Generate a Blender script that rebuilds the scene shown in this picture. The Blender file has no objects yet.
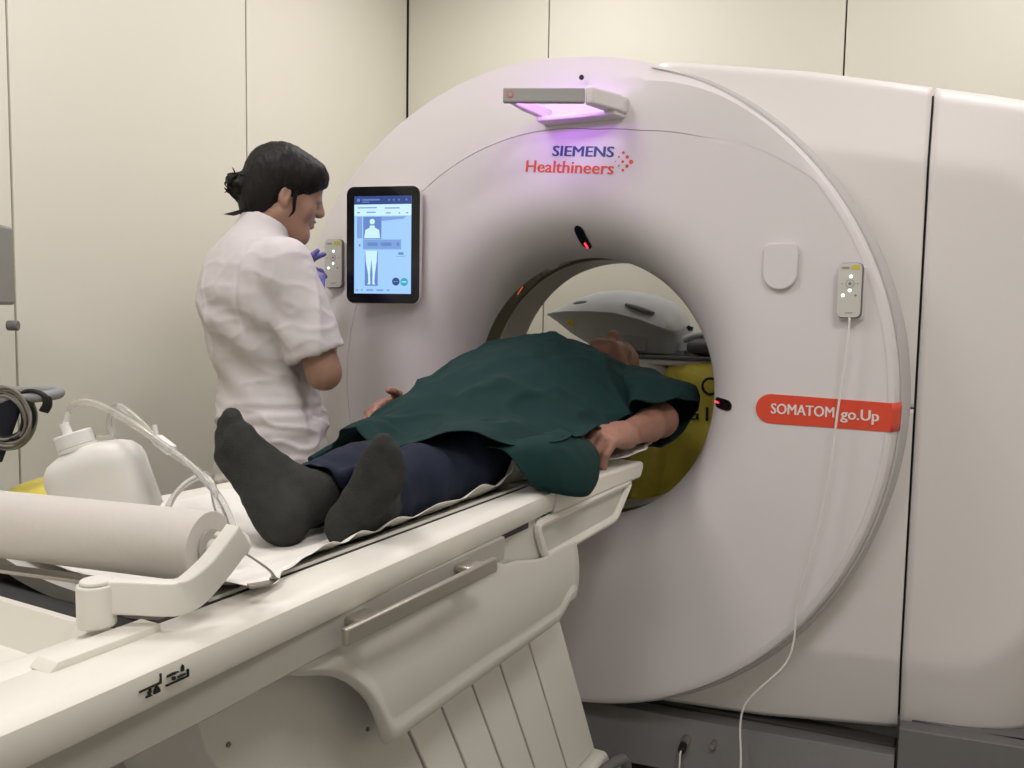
import bpy, bmesh, math, random
import numpy as np
from mathutils import Vector, Matrix
random.seed(7)
SC = bpy.context.scene
COL = SC.collection
R = math.radians

# ------------------------------------------------------------------ camera, light, exposure
def make_camera():
    f, yaw, pitch, roll = 840.0, 0.492, 0.0793, 0.017
    F = Vector((-math.sin(yaw)*math.cos(pitch), math.cos(yaw)*math.cos(pitch), -math.sin(pitch)))
    r0 = Vector((math.cos(yaw), math.sin(yaw), 0)); u0 = r0.cross(F)
    r = r0*math.cos(roll) + u0*math.sin(roll); u = u0*math.cos(roll) - r0*math.sin(roll)
    cd = bpy.data.cameras.new('camera'); c = bpy.data.objects.new('camera', cd); COL.objects.link(c)
    cd.sensor_fit = 'HORIZONTAL'; cd.sensor_width = 36.0; cd.lens = 36.0*f/1024
    cd.clip_start = 0.02
    m = Matrix((r, u, -F)).transposed().to_4x4(); m.translation = (0.893, -1.917, 1.187)
    c.matrix_world = m
    SC.camera = c
make_camera()
SC.view_settings.view_transform = 'Standard'
SC.view_settings.look = 'None'
SC.view_settings.gamma = 1.0
SC.view_settings.use_curve_mapping = False
SC.view_settings.exposure = 0.09
w = bpy.data.worlds.new('room_air'); SC.world = w; w.use_nodes = True
w.node_tree.nodes['Background'].inputs[0].default_value = (1, .98, .94, 1)
w.node_tree.nodes['Background'].inputs[1].default_value = 0.05
CEIL = 2.75
#            x     y     size  power
LIGHTS = [(-0.55, -1.15, 0.60, 12.5),
          ( 1.35, -1.40, 0.60, 15.0),
          (-0.45,  0.42, 0.60, 7.8),
          ( 1.25,  0.42, 0.60, 7.5),
          ( 0.35, -3.00, 0.60, 15.0)]
for lx, ly, ls, lp in LIGHTS:
    ld = bpy.data.lights.new('ceiling_lamp', 'AREA'); ld.shape = 'SQUARE'; ld.size = ls*.92
    ld.energy = lp; ld.color = (1.0, .957, .985)
    lo = bpy.data.objects.new('ceiling_lamp', ld); COL.objects.link(lo); lo.location = (lx, ly, CEIL-.035)

# ------------------------------------------------------------------ helpers
OFF = {}                                    # object name -> world offset of its local frame
def setp(o, label=None, cat=None, group=None, kind=None):
    if label: o['label'] = label
    if cat: o['category'] = cat
    if group: o['group'] = group
    if kind: o['kind'] = kind
    return o
def thing(name, loc, label, cat, group=None):
    o = bpy.data.objects.new(name, None); COL.objects.link(o); o.location = loc
    o.empty_display_size = .05
    OFF[o.name] = Vector(loc)
    return setp(o, label, cat, group)
def mesh(name, verts, faces, mat, parent=None, smooth=True, bev=0, subd=0, solid=0, auto=40):
    off = OFF[parent.name] if parent else Vector((0, 0, 0))
    V = np.asarray(verts, dtype=float).reshape(-1, 3) - np.array(off)
    me = bpy.data.meshes.new(name)
    me.from_pydata(V.tolist(), [], [list(map(int, f)) for f in faces]); me.update()
    return finish(name, me, mat, parent, off, smooth, bev, subd, solid, auto)
def finish(name, me, mat, parent, off, smooth=True, bev=0, subd=0, solid=0, auto=40):
    if mat: me.materials.append(mat)
    o = bpy.data.objects.new(name, me); COL.objects.link(o)
    OFF[o.name] = Vector(off)
    if parent: o.parent = parent
    if solid:
        md = o.modifiers.new('thickness', 'SOLIDIFY'); md.thickness = solid; md.offset = -1
    if bev:
        md = o.modifiers.new('edge', 'BEVEL'); md.width = bev; md.segments = 3; md.limit_method = 'ANGLE'; md.angle_limit = R(35)
    if subd:
        md = o.modifiers.new('round', 'SUBSURF'); md.levels = subd; md.render_levels = subd
    if smooth:
        for p in me.polygons: p.use_smooth = True
        if auto and not subd:
            try:
                me.set_sharp_from_angle(angle=R(auto))
            except Exception: pass
    return o
def bm_obj(name, bm, mat, parent=None, **k):
    off = OFF[parent.name] if parent else Vector((0, 0, 0))
    bmesh.ops.recalc_face_normals(bm, faces=bm.faces)
    bmesh.ops.translate(bm, verts=bm.verts, vec=-off)
    me = bpy.data.meshes.new(name); bm.to_mesh(me); bm.free()
    return finish(name, me, mat, parent, off, **k)
def box(name, c, s, mat, parent=None, rot=None, bev=.003, **k):
    bm = bmesh.new(); bmesh.ops.create_cube(bm, size=1)
    M = Matrix.Translation(c) @ (rot.to_4x4() if rot else Matrix.Identity(4)) @ Matrix.Diagonal((*s, 1))
    bmesh.ops.transform(bm, matrix=M, verts=bm.verts)
    return bm_obj(name, bm, mat, parent, bev=bev, **k)
def cyl(name, a, b, r, mat, parent=None, r2=None, n=24, bev=0, **k):
    a = Vector(a); b = Vector(b); d = b-a
    bm = bmesh.new()
    bmesh.ops.create_cone(bm, cap_ends=True, segments=n, radius1=r, radius2=r if r2 is None else r2, depth=d.length)
    M = Matrix.Translation((a+b)/2) @ d.to_track_quat('Z', 'Y').to_matrix().to_4x4()
    bmesh.ops.transform(bm, matrix=M, verts=bm.verts)
    return bm_obj(name, bm, mat, parent, bev=bev, **k)
def prism(name, poly, frame, depth, mat, parent=None, bev=.002, **k):
    """poly: 2-D points; frame: (origin, e1, e2, normal); extruded along normal by depth"""
    o, e1, e2, nn = [Vector(v) for v in frame]
    bm = bmesh.new()
    a = [bm.verts.new(o+e1*p[0]+e2*p[1]) for p in poly]
    b = [bm.verts.new(o+e1*p[0]+e2*p[1]+nn*depth) for p in poly]
    bm.faces.new(a); bm.faces.new(b[::-1]); n = len(a)
    for i in range(n): bm.faces.new((a[i], b[i], b[(i+1) % n], a[(i+1) % n]))
    return bm_obj(name, bm, mat, parent, bev=bev, **k)
def rrect(w, h, r, n=6, cx=0, cy=0):
    P = []
    for sx, sy, a0 in ((1, 1, 0), (-1, 1, 90), (-1, -1, 180), (1, -1, 270)):
        for i in range(n+1):
            a = R(a0+90*i/n); P.append((cx+sx*(w/2-r)+r*math.cos(a), cy+sy*(h/2-r)+r*math.sin(a)))
    return P
def circ(r, n=24, cx=0, cy=0): return [(cx+r*math.cos(2*math.pi*i/n), cy+r*math.sin(2*math.pi*i/n)) for i in range(n)]
def catmull(P, n=8, closed=False):
    P = [np.array(p, float) for p in P]; out = []
    m = len(P)
    for i in range(m if closed else m-1):
        if closed: a, b, c, d = P[(i-1) % m], P[i], P[(i+1) % m], P[(i+2) % m]
        else: a, b, c, d = P[max(i-1, 0)], P[i], P[i+1], P[min(i+2, m-1)]
        for k in range(n):
            t = k/n
            out.append(.5*((2*b)+(c-a)*t+(2*a-5*b+4*c-d)*t*t+(3*b-a-3*c+d)*t**3))
    if not closed: out.append(P[-1])
    return np.array(out)
def tube(name, pts, r, mat, parent=None, n=10, sm=8, caps=True, **k):
    P = catmull(pts, sm) if sm else np.array(pts, float)
    rr = np.interp(np.linspace(0, 1, len(P)), np.linspace(0, 1, len(r)), r) if hasattr(r, '__len__') else np.full(len(P), r)
    T = np.gradient(P, axis=0); T /= np.linalg.norm(T, axis=1)[:, None]+1e-12
    N = np.cross(T[0], (0, 0, 1)); N = N if np.linalg.norm(N) > .1 else np.cross(T[0], (1, 0, 0))
    N /= np.linalg.norm(N); V = []; F = []
    for i in range(len(P)):
        N = N-T[i]*(N@T[i]); N /= np.linalg.norm(N); B = np.cross(T[i], N)
        for j in range(n):
            a = 2*math.pi*j/n; V.append(P[i]+rr[i]*(math.cos(a)*N+math.sin(a)*B))
    for i in range(len(P)-1):
        for j in range(n):
            F.append((i*n+j, i*n+(j+1) % n, (i+1)*n+(j+1) % n, (i+1)*n+j))
    if caps: F.append(tuple(range(n))[::-1]); F.append(tuple((len(P)-1)*n+j for j in range(n)))
    return mesh(name, V, F, mat, parent, **k)
def grid(name, G, mat, parent=None, closed_u=False, closed_v=False, **k):
    G = np.asarray(G, float); nu, nv = G.shape[:2]; F = []
    for i in range(nu if closed_u else nu-1):
        for j in range(nv if closed_v else nv-1):
            F.append((i*nv+j, ((i+1) % nu)*nv+j, ((i+1) % nu)*nv+(j+1) % nv, i*nv+(j+1) % nv))
    return mesh(name, G.reshape(-1, 3), F, mat, parent, **k)
def sweep(name, prof, path, mat, parent=None, up=(0, 0, 1), **k):
    """rectangular or any closed profile (a,b) swept along path; a = sideways, b = up"""
    P = np.array(path, float); T = np.gradient(P, axis=0); T /= np.linalg.norm(T, axis=1)[:, None]
    V = []; F = []; n = len(prof); up = np.array(up, float)
    for i in range(len(P)):
        S = np.cross(T[i], up); S /= np.linalg.norm(S); U = np.cross(S, T[i])
        for a, b in prof: V.append(P[i]+S*a+U*b)
    for i in range(len(P)-1):
        for j in range(n): F.append((i*n+j, i*n+(j+1) % n, (i+1)*n+(j+1) % n, (i+1)*n+j))
    F.append(tuple(range(n))[::-1]); F.append(tuple((len(P)-1)*n+j for j in range(n)))
    return mesh(name, V, F, mat, parent, **k)
def text(name, s, org, e1, e2, width, mat, parent=None, height=None, depth=.0008, bold=0.0):
    """flat lettering; org = lower left corner, e1 along the line, e2 up; scaled to the given width"""
    cu = bpy.data.curves.new(name, 'FONT'); cu.body = s; cu.size = 1; cu.resolution_u = 3
    t = bpy.data.objects.new('tmp', cu); COL.objects.link(t)
    dg = bpy.context.evaluated_depsgraph_get(); me = bpy.data.meshes.new_from_object(t.evaluated_get(dg))
    bpy.data.objects.remove(t); bpy.data.curves.remove(cu)
    V = np.array([v.co[:] for v in me.vertices]); F = [tuple(p.vertices) for p in me.polygons]; bpy.data.meshes.remove(me)
    x0, x1 = V[:, 0].min(), V[:, 0].max(); sx = width/(x1-x0); sy = sx
    if height: sy = height/(V[:, 1].max())
    e1 = np.array(e1, float); e2 = np.array(e2, float); org = np.array(org, float); nn = np.cross(e1, e2)
    A = org+(V[:, :1]-x0)*sx*e1+V[:, 1:2]*sy*e2+nn*depth
    if bold:                                    # double strike for heavier letters
        A = np.vstack([A+e1*(k*bold*sx)+nn*(.00004*i) for i, k in enumerate((0, -1, 1))]); m_ = len(V)
        F = [tuple(v+m_*k for v in f) for k in range(3) for f in F]
    n = len(A); B = A-nn*depth*2
    # front faces plus a thin skirt
    F2 = list(F); cnt = {}
    for f in F:
        for i in range(len(f)):
            a, b = f[i], f[(i+1) % len(f)]; cnt[(a, b)] = 1
    for a, b in cnt:
        if (b, a) not in cnt: F2.append((b, a, a+n, b+n))
    return mesh(name, np.vstack([A, B]), F2, mat, parent, smooth=False)

# ------------------------------------------------------------------ materials
MATS = {}
def mat(name, col, rough=.5, metal=0, spec=.5, noise=0, nscale=20, bump=0, bscale=60, coat=0, sheen=0, trans=0, ior=1.45, emit=None, estr=0, alpha=1, sss=0, aniso=None):
    m = bpy.data.materials.new(name); m.use_nodes = True; nt = m.node_tree; b = nt.nodes['Principled BSDF']
    b.inputs['Base Color'].default_value = (*col, 1); b.inputs['Roughness'].default_value = rough
    b.inputs['Metallic'].default_value = metal; b.inputs['Specular IOR Level'].default_value = spec
    b.inputs['Coat Weight'].default_value = coat; b.inputs['Sheen Weight'].default_value = sheen
    b.inputs['Transmission Weight'].default_value = trans; b.inputs['IOR'].default_value = ior
    b.inputs['Alpha'].default_value = alpha
    if sss:
        b.inputs['Subsurface Weight'].default_value = sss; b.inputs['Subsurface Radius'].default_value = (.01, .005, .003)
    if emit:
        b.inputs['Emission Color'].default_value = (*emit, 1); b.inputs['Emission Strength'].default_value = estr
    tc = nt.nodes.new('ShaderNodeTexCoord')
    src = tc.outputs['Object']
    if aniso:
        mp = nt.nodes.new('ShaderNodeMapping'); mp.inputs['Scale'].default_value = aniso
        nt.links.new(src, mp.inputs['Vector']); src = mp.outputs['Vector']
    if noise:
        n = nt.nodes.new('ShaderNodeTexNoise'); n.inputs['Scale'].default_value = nscale; n.inputs['Detail'].default_value = 4
        nt.links.new(src, n.inputs['Vector'])
        mx = nt.nodes.new('ShaderNodeMixRGB'); mx.blend_type = 'MIX'
        mx.inputs[1].default_value = (*[c*(1-noise) for c in col], 1)
        mx.inputs[2].default_value = (*[min(1, c*(1+noise)) for c in col], 1)
        nt.links.new(n.outputs['Fac'], mx.inputs[0]); nt.links.new(mx.outputs[0], b.inputs['Base Color'])
    if bump:
        n2 = nt.nodes.new('ShaderNodeTexNoise'); n2.inputs['Scale'].default_value = bscale; n2.inputs['Detail'].default_value = 3
        nt.links.new(src, n2.inputs['Vector'])
        bp = nt.nodes.new('ShaderNodeBump'); bp.inputs['Strength'].default_value = bump; bp.inputs['Distance'].default_value = .01
        nt.links.new(n2.outputs['Fac'], bp.inputs['Height']); nt.links.new(bp.outputs['Normal'], b.inputs['Normal'])
    MATS[name] = m
    return m
M_wall = mat('cream wall laminate', (.775, .755, .655), .5, noise=.012, nscale=3, bump=.02, bscale=5)
M_seam = mat('dark joint', (.05, .045, .04), .8)
M_floor = mat('grey vinyl floor', (.24, .235, .23), .45, noise=.12, nscale=60)
M_ceil = mat('white ceiling', (.80, .78, .72), .9)
M_gan = mat('scanner white shell', (.74, .70, .70), .42, noise=.012, nscale=300, bump=.03, bscale=900)
M_gan2 = mat('scanner side shell', (.80, .765, .745), .45, noise=.012, nscale=300, bump=.03, bscale=900)
M_rim = mat('scanner rim grey', (.52, .50, .49), .45)
M_liner = mat('bore liner grey beige', (.50, .48, .43), .4)
M_amber = mat('scan window film', (.17, .145, .09), .18, coat=.5)
M_plinth = mat('plinth grey', (.155, .15, .145), .5, noise=.03, nscale=80)
M_black = mat('black gloss', (.008, .008, .009), .15, coat=.3)
M_blackm = mat('black plastic', (.012, .012, .013), .5)
M_red = mat('name strip red', (.74, .075, .035), .4)
M_redt = mat('logo orange red', (.76, .10, .05), .5)
M_blue = mat('logo blue', (.035, .075, .23), .5)
M_print = mat('white print', (.80, .77, .74), .6)
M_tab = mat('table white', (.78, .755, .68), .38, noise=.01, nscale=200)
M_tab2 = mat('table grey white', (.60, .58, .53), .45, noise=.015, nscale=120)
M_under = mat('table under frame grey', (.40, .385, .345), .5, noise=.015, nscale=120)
M_slat = mat('table slat white', (.76, .735, .68), .45, noise=.015, nscale=120)
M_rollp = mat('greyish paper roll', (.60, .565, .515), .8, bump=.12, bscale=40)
M_dark = mat('dark rubber gap', (.02, .019, .018), .7)
M_slot = mat('dark grey bellows', (.055, .055, .055), .7)
M_steel = mat('brushed steel', (.50, .47, .42), .35, metal=.85)
M_paper = mat('white exam paper', (.80, .775, .72), .8, bump=.12, bscale=40)
M_hold = mat('holder white plastic', (.74, .72, .66), .4)
M_bottle = mat('milky polyethylene', (.86, .84, .79), .4, sss=.3, trans=.12, bump=.02, bscale=30)
M_cap = mat('white cap', (.80, .79, .76), .4)
M_tube = mat('clear tubing', (.86, .85, .83), .12, trans=.75, ior=1.3, alpha=1)
M_rem = mat('remote grey white', (.60, .59, .54), .4)
M_remd = mat('remote dark edge', (.16, .155, .15), .4)
M_yel = mat('remote yellow mark', (.65, .55, .03), .5)
M_ledw = mat('white led', (1, 1, 1), .4, emit=(1, 1, 1), estr=1.6)
M_ledr = mat('red laser light', (.6, .02, .03), .4, emit=(1, .03, .06), estr=2.5)
M_purple = mat('violet light strip', (.8, .5, .9), .4, emit=(.52, .12, 1.0), estr=26.0)
M_grey = mat('support grey foam', (.48, .49, .505), .5, noise=.03, nscale=30)
M_greyd = mat('support dark grey', (.11, .115, .125), .6)
M_bagy = mat('yellow waste bag', (.78, .66, .10), .35, bump=.8, bscale=16)
M_bagw = mat('clear white bag', (.55, .53, .50), .35, bump=.5, bscale=14)
M_trol = mat('trolley white', (.74, .72, .67), .4)
M_cable = mat('white cable', (.78, .76, .72), .45)
M_mon = mat('monitor grey', (.30, .295, .28), .5)
M_handle = mat('handle grey', (.30, .30, .31), .45)
M_cab2 = mat('grey cable', (.24, .22, .19), .5)
M_navy = mat('dark navy fabric', (.012, .014, .024), .8)
# ------------------------------------------------------------------ the room
def room():
    XL, YB, XR, YF = -1.327, 1.2, 2.6, -4.0
    fl = box('floor', ((XL+XR)/2, (YF+YB)/2, -.05), (XR-XL+.2, YB-YF+.2, .1), M_floor, bev=0); setp(fl, 'grey vinyl floor under the scanner and table', 'floor', kind='structure')
    ce = box('ceiling', ((XL+XR)/2, (YF+YB)/2, CEIL+.05), (XR-XL+.2, YB-YF+.2, .1), M_ceil, bev=0); setp(ce, 'white ceiling above the scanner room', 'ceiling', kind='structure')
    g = .006
    def wall(name, label, fixed, axis, seams):
        # dark backing with proud panels in front of it
        d = 1 if fixed > 0 else -1
        a, b = seams[0], seams[-1]
        def bx(nm, a0, a1, z0, z1, f0, f1, m, par=None, bev=0):
            if axis == 'x': c = ((a0+a1)/2, (f0+f1)/2, (z0+z1)/2); s = (a1-a0, abs(f1-f0), z1-z0)
            else: c = ((f0+f1)/2, (a0+a1)/2, (z0+z1)/2); s = (abs(f1-f0), a1-a0, z1-z0)
            return box(nm, c, s, m, par, bev=bev)
        wo = bx(name, a-.05, b+.05, 0, CEIL, fixed+d*.018, fixed+d*.1, M_seam)
        setp(wo, label, 'wall', kind='structure')
        for i in range(len(seams)-1):
            bx('wall_panel', seams[i]+g/2, seams[i+1]-g/2, .0, CEIL, fixed, fixed+d*.017, M_wall, wo, bev=.0015)
    wall('wall_back', 'cream laminate panel wall behind the scanner', YB, 'x', [XL+.003, -.638, .484, 1.6, XR])
    wall('wall_left', 'cream laminate panel wall behind the nurse', XL, 'y', [YF, -3.03, -2.21, -1.39, -.57, .254, YB-.003])
    wall('wall_right', 'cream laminate panel wall right of the scanner', XR, 'y', [YF, -2.9, -1.8, -.7, .4, YB])
    wall('wall_front', 'cream laminate panel wall opposite the scanner', YF, 'x', [XL, -.3, .8, 1.9, XR])
    for i, (lx, ly, ls, lp) in enumerate(LIGHTS):
        t = thing('ceiling_light', (lx, ly, CEIL-.03), 'square ceiling light panel ' + ['over the patient table', 'right of the camera', 'above the left side of the scanner', 'above the right side of the scanner', 'behind the camera'][i], 'ceiling light', 'square ceiling light panels')
        box('frame', (lx, ly, CEIL-.012), (ls+.04, ls+.04, .024), M_trol, t)
        box('diffuser', (lx, ly, CEIL-.026), (ls-.02, ls-.02, .006), M_diff, t, bev=0)
M_diff = mat('lamp diffuser', (.9, .9, .88), .5, emit=(1, .96, .88), estr=2.0)
room()

# ------------------------------------------------------------------ CT gantry
XC, ZC, RD = -.031, 1.006, .803            # front disc
def sst(a, b, x): t = min(1, max(0, (x-a)/(b-a))); return t*t*(3-2*t)
def gantry():
    G = thing('ct_scanner', (0, .4, 0), 'large white ring shaped scanner with round bore and violet light', 'scanner')
    # --- front cover: flare, flat face, rim
    NT = 240; rows = []
    for i in range(NT):
        th = 2*math.pi*i/NT; deg = math.degrees(th)
        c, s = math.cos(th), math.sin(th)
        if deg > 300: k = 0
        elif deg < 180: k = sst(52, 100, deg)
        else: k = 1-sst(240, 272, deg)
        dl = min(max(deg, 88), 200)
        r2 = (.840+(dl-88)*(.910-.840)/57 if dl < 145 else .910) if k > 0 else .840
        rc = float(np.interp(deg, [38, 50, 58, 70, 80], [.790, .745, .705, .665, .647])) if deg < 180 else .647*k+.790*(1-k)   # where the face starts to turn back
        row = []
        # flare centre is the bore axis (0, 1.0); face centre the disc centre
        def pt(r, y, w):                            # w: 0 = bore centred, 1 = disc centred
            return (XC*w+r*c, y, 1.0+.006*w+r*s)
        for j in range(13):
            ph = R(90*j/12); row.append(pt(.35+.17*(1-math.cos(ph)), .2-.2*math.sin(ph), 0))
        for j in range(1, 6): row.append(pt(.52+(rc-.012-.52)*j/5, 0, j/5))
        for dr, dy in ((-.0016, 0), (-.0004, .005), (.0004, .005)): row.append(pt(rc+dr, dy*(sst(52, 66, deg) if deg < 180 else k), 1))   # fine groove along the crease
        # turn back (left) or chamfered rim (right)
        for j in range(0, 9):
            t = j/8
            # left
            rl = rc+.0016+(r2-rc-.0016)*t**1.25; yl = .0015+.068*t**1.8
            # right
            if t < .5: rr, yr = rc+(RD-rc)*t*2, .004*(t*2)**2
            else: rr, yr = RD+.009*(t-.5)*2, .004+.03*(t-.5)*2
            row.append(pt(rl*k+rr*(1-k), yl*k+yr*(1-k), 1))
        rl, rr = r2, RD+.009
        row.append(pt((r2+.006)*k+rr*(1-k), .16*k+.06*(1-k), 1)); row.append(pt((r2+.006)*k+rr*(1-k), .30*k+.2*(1-k), 1))
        rows.append(row)
    fc = grid('front_cover', rows, M_gan, G, closed_u=True, auto=28)
    # --- grey rim strip on the right edge of the disc
    rim = []
    for i in range(121):
        th = R(-98+i*(171/120)); c, s = math.cos(th), math.sin(th)
        wd = 1.0*sst(0, .05, i/120)*(1-sst(.95, 1, i/120))
        a = [(RD+.0095, .034), (RD+.0115+.003*wd, .036), (RD+.014+.009*wd, .06), (RD+.014+.009*wd, .19), (RD+.004, .19)]
        rim.append([(XC+r*c, y, ZC+r*s) for r, y in a])
    grid('rim_strip', rim, M_rim, G)
    # --- bore
    def ring(nm, prof, m, n=120):
        rows = [[(r*math.cos(2*math.pi*i/n), y, 1.0+r*math.sin(2*math.pi*i/n)) for r, y in prof] for i in range(n)]
        return grid(nm, rows, m, G, closed_u=True, auto=30)
    ring('scan_window', [(.352, .1995), (.356, .203), (.356, .282), (.352, .286)], M_amber)
    ring('bore_liner', [(.352, .2855), (.35, .287), (.35, .425), (.362, .47), (.40, .55), (.46, .62), (.54, .66)], M_liner)
    rows = []
    # --- rear shell following the outline
    out = []
    for i in range(120):
        th = R(60+i*(215/119)); deg = math.degrees(th); dl = min(max(deg, 88), 145)
        r2 = .838+(dl-88)*(.07)/57
        out.append((XC+r2*math.cos(th), ZC+r2*math.sin(th)))
    outline = [(1.16, .24), (1.2, .5), (1.2, 1.2), (1.17, 1.55), (1.08, 1.64), (.8, 1.71), (.5, 1.775)] + [p for p in out if p[1] > .05] + [(-.1, .2), (.1, .2)]
    n = len(outline); rows = []
    for y, sc in ((.27, .985), (.62, .985), (.68, .965)):
        rows.append([((x-.1)*sc+.1, y, (z-1)*sc+1) for x, z in outline])
    bs = grid('rear_shell', rows, M_gan2, G, closed_v=True)
    # rear plate around the opening
    pl = []
    for i in range(n):
        x, z = rows[2][i][0], rows[2][i][2]; a = math.atan2(z-1, x)
        pl.append([(x, .68, z), (.54*math.cos(a), .66, 1+.54*math.sin(a))])
    grid('rear_plate', pl, M_gan2, G, closed_u=True)
    # --- side covers on the right
    zt_x = [.0, .22, .55, .8, .97, 1.2]; zt_z = [1.835, 1.823, 1.776, 1.724, 1.688, 1.63]
    def zt(x): return float(np.interp(x, zt_x, zt_z))
    def zb(x): return .212+.075*max(0, x-.5)
    def ysurf(x, z):
        y = .05+.2*max(0, x-.25)
        y += .9*max(0, x-1.02)**2*6
        cz = 1.584-.17*(x-.57); e = .012
        # rounded corner towards the right end: the creases bend towards each other
        bend = max(0, x-.9)**2*3.5
        d = z-(cz-bend*1.0); y += (.36-.25*sst(.95, 1.15, x))*(math.sqrt(d*d+e*e)+d)/2
        d = (.415+bend*1.2)-z; y += .30*(math.sqrt(d*d+e*e*.05)+d)/2
        # rolled edges
        y += .03*max(0, 1-(zt(x)-z)/.02)**2
        return y
    def cover(nm, xa, xb, z0, z1, lab):
        rows = []; NV = 70; NU = 26
        for j in range(NV+1):
            v = j/NV; row = []
            for i in range(NU+1):
                u = i/NU; x = xb
                for _ in range(6):
                    lo = z0 if z0 else zb(x); hi = z1 if z1 else zt(x); z = lo+(hi-lo)*v
                    if xa is None:
                        d = .815**2-(z-ZC)**2; x0 = max(.255 if z < 1 else .20, XC+math.sqrt(d) if d > 0 else -9)
                    else: x0 = xa
                    x = x0+(xb-x0)*u
                row.append((x, ysurf(x, z), z))
            rows.append(row)
        o = grid(nm, rows, M_gan2, G, solid=-.012, auto=50); o['label'] = lab
        return o
    cover('side_cover', None, .802, 1.0005, None, 'white upper side cover beside the disc')
    cover('side_cover', None, .802, None, .9965, 'white lower side cover beside the disc')
    cover('end_cover', .808, 1.2, None, None, 'white cover at the far right end')
    # dark joint behind the covers
    V = [(.79, ysurf(.8, z)+.02, z) for z in np.linspace(.2, 1.70, 40)]; W = [(.82, ysurf(.8, z)+.02, z) for z in np.linspace(.2, 1.70, 40)]
    grid('cover_joint', [V, W], M_seam, G)
    box('cover_joint', (.79, .185, .9985), (.05, .02, .02), M_seam, G, bev=0)
    # --- base: dark recess, plinth plate
    def slab(nm, x0, x1, y0, y1, zlo, zhi, tilt, th, m):
        V = [(x0, y0+tilt, zlo), (x1, y1+tilt, zlo), (x1, y1, zhi), (x0, y0, zhi), (x0, y0+th, zlo), (x1, y1+th, zlo), (x1, y1+th, zhi), (x0, y0+th, zhi)]
        F = [(0, 1, 2, 3), (5, 4, 7, 6), (3, 2, 6, 7), (1, 0, 4, 5), (0, 3, 7, 4), (2, 1, 5, 6)]
        return mesh(nm, V, F, m, G, smooth=False, bev=.003)
    slab('plinth_band', -.5, 1.2, .13, .235, .2, .262, .02, .3, M_plinth)
    slab('plinth_gap', -.5, .80, .06, .185, .17, .202, 0, .3, M_seam)
    slab('plinth_plate', -.45, .803, -.03, .146, .085, .196, -.06, .05, M_plinth)
    slab('plinth_plate', .809, 1.2, .148, .215, .02, .262, -.02, .05, M_plinth)
    slab('plinth_gap', -.45, .80, .0, .16, .05, .09, -.05, .1, M_seam)
    slab('plinth_foot', -.45, 1.18, .0, .2, .0, .06, -.10, .4, M_plinth)
    cyl('socket', (.341, .034, .151), (.340, .08, .154), .011, M_steel, G, n=16)
    cyl('screw', (.408, .044, .158), (.408, .09, .158), .006, M_steel, G, n=12)
    # --- markings on the face
    e1 = (1, 0, 0); e2 = (0, 0, 1)
    def inpl(a): return (math.cos(a), 0, math.sin(a)), (-math.sin(a), 0, math.cos(a))
    q1, q2 = inpl(-.091)
    text('lettering', 'SIEMENS', (-.031, -.0005, 1.5885), q1, q2, .162, M_blue, G, height=.0245, bold=.022)
    text('lettering', 'Healthineers', (-.105, -.0005, 1.5545), q1, q2, .237, M_redt, G, height=.0285, bold=.014)
    for dx, dz, r in ((.176, .559, .0052), (.166, .571, .0042), (.166, .550, .0042), (.156, .582, .0034), (.155, .561, .0034), (.156, .541, .0034), (.145, .573, .0024), (.145, .552, .0024), (.136, .563, .0016)):
        prism('logo_dot', circ(r, 14), ((dx, .0005, 1+dz), e1, e2, (0, -1, 0)), .0014, M_redt, G, bev=0)
    # name strip: rounded at its left end
    x0, x1, z0, z1 = .489, .7685, .9605, 1.0265; r = (z1-z0)/2
    P = [(x1, z0), (x1, z1-.005)] + [(x0+r+r*math.cos(R(a)), (z0+z1)/2+r*math.sin(R(a))) for a in range(90, 271, 15)]
    prism('name_strip', P, ((0, .001, 0), e1, e2, (0, -1, 0)), .0028, M_red, G, bev=.0006)
    sp = []
    for z in np.linspace(z0, z1-.005, 5):
        xx = XC+math.sqrt(RD**2-(z-ZC)**2)
        sp.append([(x1-.001, -.0016, z), (xx+.0005, .0022, z), (xx+.0095, .030, z), (xx+.012, .0345, z)])
    grid('name_strip', sp, M_red, G, solid=.001)
    text('lettering', 'SOMATOM', (.523, -.0022, .9835), e1, e2, .132, M_print, G, height=.0225, bold=.022)
    text('lettering', 'go.Up', (.669, -.0022, .9815), e1, e2, .075, M_print, G, height=.0225, bold=.022)
    # oval cap
    ov = [(-.037, .034), (-.034, .044), (-.026, .050), (.026, .050), (.034, .044), (.037, .034)] + [(.037*math.cos(R(a)), -.016+.036*math.sin(R(a))) for a in range(0, -181, -12)]
    prism('oval_cap', ov, ((.531, .001, 1.309), e1, e2, (0, -1, 0)), .012, M_gan, G, bev=.003)
    # camera hole above the lamp
    prism('camera_hole', circ(.0062, 16), ((.039, .0095, 1.7725), e1, e2, (0, -1, 0)), .003, M_blackm, G, bev=0)
    # laser windows in the flare
    for th0, ph0, sk, lab in ((R(86.2), 41, .010, 0), (R(-1.2), 44, -.004, 1)):
        W = .0125; Lh = 13.0
        cs = [-math.cos(math.pi*i/16) for i in range(17)]
        rows = []
        for a in cs:
            row = []; hw = W*(1 if abs(a) < .55 else math.sqrt(max(0, 1-((abs(a)-.55)/.45)**2)))+.0004
            for b in np.linspace(-1, 1, 9):
                ph = R(ph0+a*Lh); r = .35+.17*(1-math.cos(ph)); y = .2-.2*math.sin(ph); tt = th0+b*hw/r+a*sk
                rr = r-.0025*math.cos(ph); yy = y-.0025*math.sin(ph)
                row.append((rr*math.cos(tt), yy, 1+rr*math.sin(tt)))
            rows.append(row)
        lw = grid('laser_window', rows, M_black, G, solid=.003)
        q = np.array(rows); s3 = q[3:7, 4] if lab == 0 else q[3:7, 4]
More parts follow.
